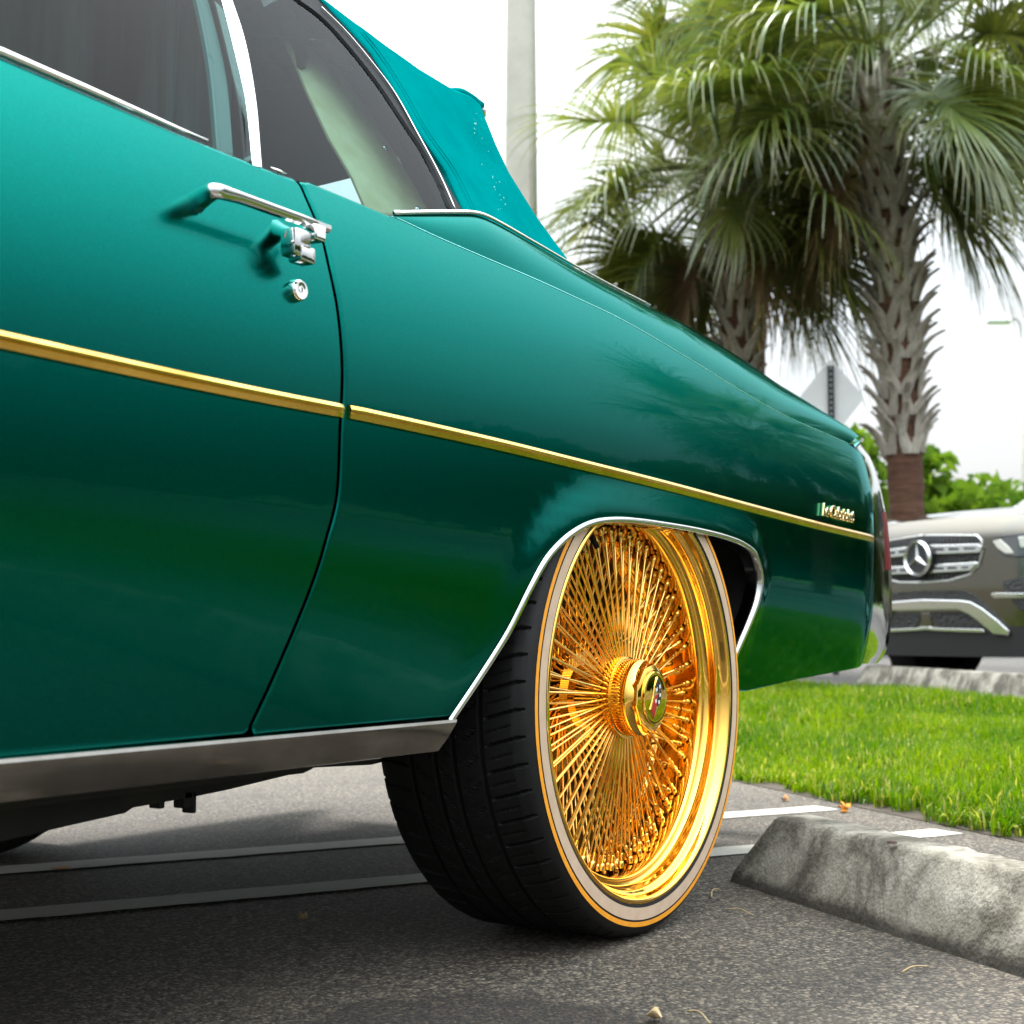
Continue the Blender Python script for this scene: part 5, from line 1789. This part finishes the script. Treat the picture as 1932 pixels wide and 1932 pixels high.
# nose skin
ys = np.linspace(-0.97, 0.97, 60); zs_ = np.linspace(0.26, 1.06, 40)
nv = [(float(xf(y, z)), y, z) for y in ys for z in zs_]
nose = mesh_obj('nose', nv, grid_faces(60, 40), 'silver_paint', suv, world=False)
fix_normals(nose.data)
if nose.data.polygons[1100].normal.x < 0: nose.data.flip_normals()
# lower black valance
val = MB()
vv = [(float(xf(y, z)) + 0.004, y, z) for y in ys for z in np.linspace(0.22, 0.40, 8)]
val.add(vv, grid_faces(60, 8)); o = val.build('valance', 'black_plastic', suv, world=False, smooth=True); fix_normals(o.data)
gr = sym([(590, 458), (900, 456), (1120, 458), (1162, 500), (1175, 600), (1140, 740), (1050, 830), (850, 890), (590, 908)])
grille = patch_obj('grille', gr, F_suv, 'grille_mesh', suv, world=False, step=0.05, edge=0.02, bev=0.006, drop=0.008, depth=0.01, off=0.008)
rim_ = [np.array([float(xf(y, z)) + 0.006, y, z]) for (y, z) in resample(gr, 0.03, True)]
MB().tube(rim_ + rim_[:1], 0.007, 6).build('grille_rim', 'satin_silver', suv, world=False, smooth=True)
# vertical grille ribs
for y in np.linspace(-0.44, 0.44, 31):
    zr = [z for z in np.linspace(0.66, 1.02, 40) if inside(gr, np.array([[y, z]]))[0]]
    if len(zr) > 3:
        rb = MB().tube([(float(xf(y, z)) + 0.010, y, z) for z in np.linspace(zr[0] + .01, zr[-1] - .01, 6)], 0.0045, 5)
        rb.build('grille_rib', 'black_plastic', suv, world=False, smooth=True)
for quad, slots in (([(600, 550), (900, 546), (1150, 538), (1180, 560), (1178, 600), (1165, 622), (900, 634), (600, 644)], [(720, 820, 580, 606), (865, 965, 578, 602), (1012, 1125, 574, 594)]),
                    ([(600, 740), (900, 728), (1140, 712), (1130, 740), (1075, 796), (900, 808), (600, 824)], [(700, 822, 764, 788), (852, 948, 760, 782), (992, 1060, 758, 776)])):
    for bar in both('grille_bar', quad, 'satin_silver', suv, 0.026, 0.02, 0.005):
        sgn = 1
        pass
    for (x0, x1, y0, y1) in slots:
        both('bar_slot', [(x0, y0), (x1, y0 - 2), (x1 + 6, y1 - 4), (x0 + 8, y1)], 'black_plastic', suv, 0.030, 0.004, 0.001)
# star badge
by, bz = L5(585, 680)
by = 0.0
BR = 0.112
bx = float(xf(0, bz)) + 0.055
bg = MB()
seg = 48
def ring(r0, r1, x0, x1, mi):
    pr = [(r0, x0), ((r0 + r1) / 2, x1), (r1, x0)]
    v = [(x, by + r * math.cos(2 * math.pi * k / seg), bz + r * math.sin(2 * math.pi * k / seg)) for k in range(seg) for (r, x) in pr]
    bg.add(v, [(k * 3 + j, ((k + 1) % seg) * 3 + j, ((k + 1) % seg) * 3 + j + 1, k * 3 + j + 1) for k in range(seg) for j in range(2)], mi)
ring(BR * 0.80, BR, bx - 0.004, bx + 0.012, 0)
bg.add([(bx - 0.003, by + BR * .85 * math.cos(2 * math.pi * k / seg), bz + BR * .85 * math.sin(2 * math.pi * k / seg)) for k in range(seg)], [tuple(range(seg))], 1)
bg.add([(bx - 0.004 - 0.04 * j, by + BR * .99 * math.cos(2 * math.pi * k / seg), bz + BR * .99 * math.sin(2 * math.pi * k / seg)) for k in range(seg) for j in (0, 1)], [(2 * k, 2 * ((k + 1) % seg), 2 * ((k + 1) % seg) + 1, 2 * k + 1) for k in range(seg)], 1)
for k in range(3):
    a = math.pi / 2 + k * 2 * math.pi / 3
    tip = (bx + 0.002, by + BR * .86 * math.cos(a), bz + BR * .86 * math.sin(a)); c0 = (bx + 0.012, by, bz)
    for s in (-1, 1):
        b_ = a + s * math.pi / 3
        e_ = (bx - 0.001, by + BR * .17 * math.cos(b_), bz + BR * .17 * math.sin(b_))
        bg.add([c0, tip, e_], [(0, 1, 2)], 0)
bo = bg.build('star_badge', 'chrome', suv, world=False, mats=['satin_silver', 'black_plastic'])
fix_normals(bo.data)
# intake under the nose, bright skid, lower mesh
both('lower_intake', [(585, 985), (980, 985), (1080, 1020), (1200, 1110), (1430, 1330), (1380, 1340), (1200, 1190), (1100, 1120), (1000, 1090), (585, 1085)], 'grille_mesh', suv, 0.007)
both('skid_bar', [(585, 1072), (980, 1080), (1080, 1095), (1190, 1155), (1340, 1270), (1452, 1372), (1450, 1420), (1300, 1405), (1150, 1280), (1050, 1210), (960, 1172), (585, 1180)], 'satin_silver', suv, 0.030, 0.03, 0.008)
both('lower_mesh', [(650, 1196), (950, 1192), (1030, 1215), (1180, 1345), (760, 1345), (690, 1270)], 'grille_mesh', suv, 0.010)
both('lower_mesh', [(585, 1196), (620, 1196), (640, 1260), (680, 1330), (585, 1330)], 'silver_paint', suv, 0.012)
both('skid_lip', [(585, 1334), (760, 1348), (1190, 1358), (1215, 1392), (740, 1374), (585, 1360)], 'satin_silver', suv, 0.022, 0.02)
# lamps and side intakes
for o in both('headlamp', [(1258, 498), (1330, 462), (1450, 445), (1640, 425), (1650, 660), (1500, 668), (1390, 655), (1320, 585)], 'lamp_inner', suv, 0.006):
    pass
both('lamp_light', [(1275, 508), (1345, 492), (1420, 560), (1480, 630), (1395, 628), (1320, 575)], 'lamp_bright', suv, 0.012, 0.006, 0.002)
both('lamp_light', [(1520, 470), (1630, 460), (1630, 560), (1540, 575)], 'lamp_bright', suv, 0.012, 0.006, 0.002)
both('lamp_brow', [(1262, 500), (1330, 466), (1450, 448), (1640, 428), (1640, 440), (1450, 462), (1335, 482), (1280, 512)], 'black_plastic', suv, 0.010, 0.004, 0.001)
both('lamp_base', [(1320, 590), (1390, 640), (1500, 652), (1650, 645), (1650, 664), (1500, 670), (1385, 660)], 'black_plastic', suv, 0.010, 0.004, 0.001)
both('side_intake', [(1350, 905), (1450, 875), (1640, 855), (1640, 1015), (1400, 1010)], 'grille_mesh', suv, 0.006)
both('side_intake', [(1440, 1072), (1640, 1070), (1640, 1190), (1540, 1180)], 'grille_mesh', suv, 0.006)
both('intake_blade', [(1260, 1020), (1300, 1010), (1640, 1012), (1640, 1058), (1300, 1056)], 'satin_silver', suv, 0.022, 0.02)
# hood and body behind
hz = []
NHX, NHY = 26, 31
for i in range(NHX):
    w = i / (NHX - 1)
    for j in range(NHY):
        y = -0.93 + 1.86 * j / (NHY - 1)
        x0 = float(xf(y * 0.99, 1.055)) - 0.004
        x = x0 * (1 - w) + (-1.62 - 0.12 * (y / 0.93) ** 2) * w
        z = 1.055 + 0.19 * w ** 0.75 - 0.05 * (abs(y) / 0.93) ** 3 * (0.3 + 0.7 * w) + 0.018 * math.exp(-((abs(y) - 0.50) / 0.07) ** 2) * min(1, w * 4)
        hz.append((x, y, z))
o = mesh_obj('hood', hz, grid_faces(NHX, NHY), 'silver_paint', suv, world=False); fix_normals(o.data)
if o.data.polygons[300].normal.z < 0: o.data.flip_normals()
for sgn in (-1, 1):
    sv_ = []
    nxs = 40
    for i in range(nxs):
        x = float(xf(0.97, 0.7)) - 0.02 - (4.35) * i / (nxs - 1)
        for (yy, zz) in ((0.93, 0.30), (0.96, 0.40), (0.975, 0.62), (0.975, 0.85), (0.95, 1.0), (0.925, 1.06 + 0.12 * min(1, i / 10)), (0.88, 1.14 + 0.0 * i)):
            arch = 0
            for xa in (-0.92, -3.9):
                if abs(x - xa) < 0.42 and zz < 0.40 + 0.42 * math.sqrt(max(0, 1 - ((x - xa) / 0.43) ** 2)):
                    arch = 1
            z2 = zz
            if arch:
                xa = -0.92 if abs(x + 0.92) < 0.43 else -3.9
                z2 = max(zz, 0.38 + 0.42 * math.sqrt(max(0, 1 - ((x - xa) / 0.43) ** 2)))
            sv_.append((x, sgn * yy, z2))
    o = mesh_obj('body_side', sv_, grid_faces(nxs, 7), 'silver_paint', suv, world=False); fix_normals(o.data)
cab = MB()
cv = []
for (x, hw_, z) in ((-1.62, 0.86, 1.20), (-2.5, 0.70, 1.68), (-3.4, 0.68, 1.72), (-4.5, 0.72, 1.25)):
    cv += [(x, -hw_, z), (x, hw_, z)]
cab.add(cv, [(0, 1, 3, 2)], 1); cab.add(cv, [(2, 3, 5, 4)], 0); cab.add(cv, [(4, 5, 7, 6)], 1)
lo = [(-1.62, 0.90, 1.14), (-4.5, 0.90, 1.14)]
cab.add([(-1.62, 0.90, 1.14), (-4.5, 0.90, 1.14), (-4.5, 0.72, 1.25), (-3.4, 0.68, 1.72), (-2.5, 0.70, 1.68), (-1.62, 0.86, 1.20)], [(0, 1, 2, 3, 4, 5)], 1)
cab.add([(-1.62, -0.90, 1.14), (-4.5, -0.90, 1.14), (-4.5, -0.72, 1.25), (-3.4, -0.68, 1.72), (-2.5, -0.70, 1.68), (-1.62, -0.86, 1.20)], [(5, 4, 3, 2, 1, 0)], 1)
simple('suv_glass', (0.03, 0.035, 0.04), 0.06, 0.0, Coat_Weight=1.0)
cab.build('cabin', 'silver_paint', suv, world=False, mats=['silver_paint', 'suv_glass'])
fl_ = MB(); fl_.box((-2.3, 0, 0.34), (4.1, 1.70, 0.12)); fl_.build('underbody', 'black_plastic', suv, world=False)
rg = np.random.default_rng(3)
SUVT = MB().lathe(smooth_prof([(0.24, -0.02), (0.29, 0.0), (0.34, 0.0), (0.372, -0.02), (0.378, -0.06), (0.378, -0.22), (0.372, -0.26), (0.33, -0.28), (0.25, -0.27)], 30), 64)
SUVR = MB().lathe([(0.0, -0.03), (0.06, -0.02), (0.20, -0.04), (0.235, -0.02), (0.25, -0.01), (0.25, -0.06), (0.0, -0.08)], 40)
tm_ = new_mesh('suv_tyre', SUVT.v, SUVT.f, 'tyre_rubber'); rm_ = new_mesh('suv_rim', SUVR.v, SUVR.f, 'satin_silver')
for (x, s, st_) in ((-0.92, 1, 0), (-0.92, -1, 0), (-3.9, 1, 0), (-3.9, -1, 0)):
    w = link('wheel', tm_, suv, (x, s * 0.95, 0.378), (0, 0, math.pi if s > 0 else 0))
    link('rim', rm_, w)

# ================================================================== pole, sign, lamp
t = NT('pole_concrete')
t.set(Base_Color=t.ramp(t.noise(3.5, 6, 0.65), [(0.3, (0.42, 0.405, 0.35)), (0.6, (0.52, 0.50, 0.44)), (0.78, (0.45, 0.43, 0.38))]), Roughness=0.85)
t.bump(t.noise(60, 4), 0.3, 0.004)
D = 14.0
pb = at_depth(984, 1193, D)
pole = empty('light_pole', (pb[0], pb[1], 0.0)); tag(pole, 'square concrete light pole rising behind the soft top', 'pole')
Hp = 10.5
w0 = 0.345; w1 = 0.19
bmp = MB()
rot = math.radians(20)
v = []
zs2 = np.linspace(0, Hp, 12)
for z in zs2:
    w = (w0 + (w1 - w0) * z / Hp) / 2; cft = w * 0.22
    for (a, b) in ((-w + cft, -w), (w - cft, -w), (w, -w + cft), (w, w - cft), (w - cft, w), (-w + cft, w), (-w, w - cft), (-w, -w + cft)):
        v.append((a * math.cos(rot) - b * math.sin(rot), a * math.sin(rot) + b * math.cos(rot), z))
f = [(i * 8 + j, i * 8 + (j + 1) % 8, (i + 1) * 8 + (j + 1) % 8, (i + 1) * 8 + j) for i in range(11) for j in range(8)]
bmp.add(v, f + [tuple(11 * 8 + j for j in range(8))])
bmp.build('shaft', 'pole_concrete', pole, world=False)
simple('lamp_grey', (0.5, 0.5, 0.5), 0.5)
ar = MB(); ar.tube([(0, 0, Hp - 0.2), (0.6, 0.3, Hp + 0.2), (1.3, 0.6, Hp + 0.25)], 0.05, 8); ar.box((1.6, 0.75, Hp + 0.25), (0.7, 0.35, 0.14), bev=0.03)
ar.build('lamp_arm', 'lamp_grey', pole, world=False)

# back of a diamond traffic sign
D = 13.0
sc_ = at_depth(1568, 752, D)
sign = empty('road_sign', (sc_[0], sc_[1], 0.135)); tag(sign, 'back of a grey diamond road sign on a dark post behind the trunk', 'sign')
toc = (CAM - sc_)[:2]; ang = math.atan2(toc[1], toc[0])
hd = 77.5 / FPX * D; wd_ = 62 / FPX * D
zc = sc_[2] - 0.135
fx_, fy_ = math.cos(ang), math.sin(ang); sx2, sy2 = -fy_, fx_
def sp_(a, z, o): return (sx2 * a + fx_ * o, sy2 * a + fy_ * o, zc + z)
noisy('sign_alloy', (0.66, 0.66, 0.65), (0.72, 0.72, 0.71), 6, 0.5, 0.05, 0.0)
simple('post_steel', (0.035, 0.04, 0.042), 0.6)
sg = MB()
r_ = 0.06
dia = []
for (a, z) in ((0, 1), (-1, 0), (0, -1), (1, 0)):
    for s in (-1, 1):
        t2 = {(0, 1): (s * -r_, -abs(s) * r_), (-1, 0): (r_, s * -r_), (0, -1): (s * r_, r_), (1, 0): (-r_, s * r_)}[(a, z)]
        dia.append(((a + t2[0] * 1.0) * wd_, (z + t2[1]) * hd))
sg.extrude(dia, lambda p, s: sp_(p[0], p[1], -0.004 if s else 0.0))
o = sg.build('sign_plate', 'sign_alloy', sign, world=False); fix_normals(o.data)
ps = MB()
for (a, o_) in ((-0.022, 0.004), (0.022, 0.004)):
    ps.extrude([(-0.006, -zc), (0.006, -zc), (0.006, hd * 0.80), (-0.006, hd * 0.80)], lambda p, s, a=a: sp_(p[0] + a, p[1], 0.004 + (0.035 if s else 0)))
ps.extrude([(-0.022, -zc), (0.022, -zc), (0.022, hd * 0.80), (-0.022, hd * 0.80)], lambda p, s: sp_(p[0], p[1], 0.004 + (0.008 if s else 0)))
o = ps.build('post', 'post_steel', sign, world=False); fix_normals(o.data)
hl = MB()
for z in np.arange(-zc + 0.05, hd * 0.78, 0.05):
    hl.extrude([(-0.007, z), (0.007, z), (0.007, z + 0.016), (-0.007, z + 0.016)], lambda p, s: sp_(p[0], p[1], 0.0125 + (0.001 if s else 0)))
hl.build('post_holes', 'sign_alloy', sign, world=False)

# street lamp at the right edge
D = 38.0
lp = at_depth(1943, 1193, D)
lamp_o = empty('street_lamp', (lp[0], lp[1], 0.135)); tag(lamp_o, 'distant pale street lamp at the right edge with a curved arm', 'street lamp')
zt_ = at_depth(1943, 640, D)[2]; zl_ = at_depth(1900, 608, D)[2]
dl_ = (at_depth(1896, 608, D) - at_depth(1943, 608, D))
lm_ = MB().tube([(0, 0, 0), (0, 0, zt_)], [0.13, 0.09], 10); lm_.build('shaft', 'pole_concrete', lamp_o, world=False, smooth=True)
ar = MB().tube(spline([(0, 0, zt_ - 0.05), (dl_[0] * 0.08, dl_[1] * 0.08, zl_ + 0.02), (dl_[0] * .45, dl_[1] * .45, zl_ + 0.12), (dl_[0] * .7, dl_[1] * .7, zl_ + 0.05)], 14), 0.035, 8)
ar.build('arm', 'lamp_grey', lamp_o, world=False, smooth=True)
hd_ = MB().box((dl_[0] * 0.9, dl_[1] * 0.9, zl_ + 0.03), (0.30, 0.62, 0.16), bev=0.06, rot=Matrix.Rotation(math.atan2(dl_[1], dl_[0]) - math.pi / 2, 3, 'Z'))
simple('lamp_white', (0.82, 0.82, 0.82), 0.4)
hd_.build('lamp_head', 'lamp_white', lamp_o, world=False, smooth=True)
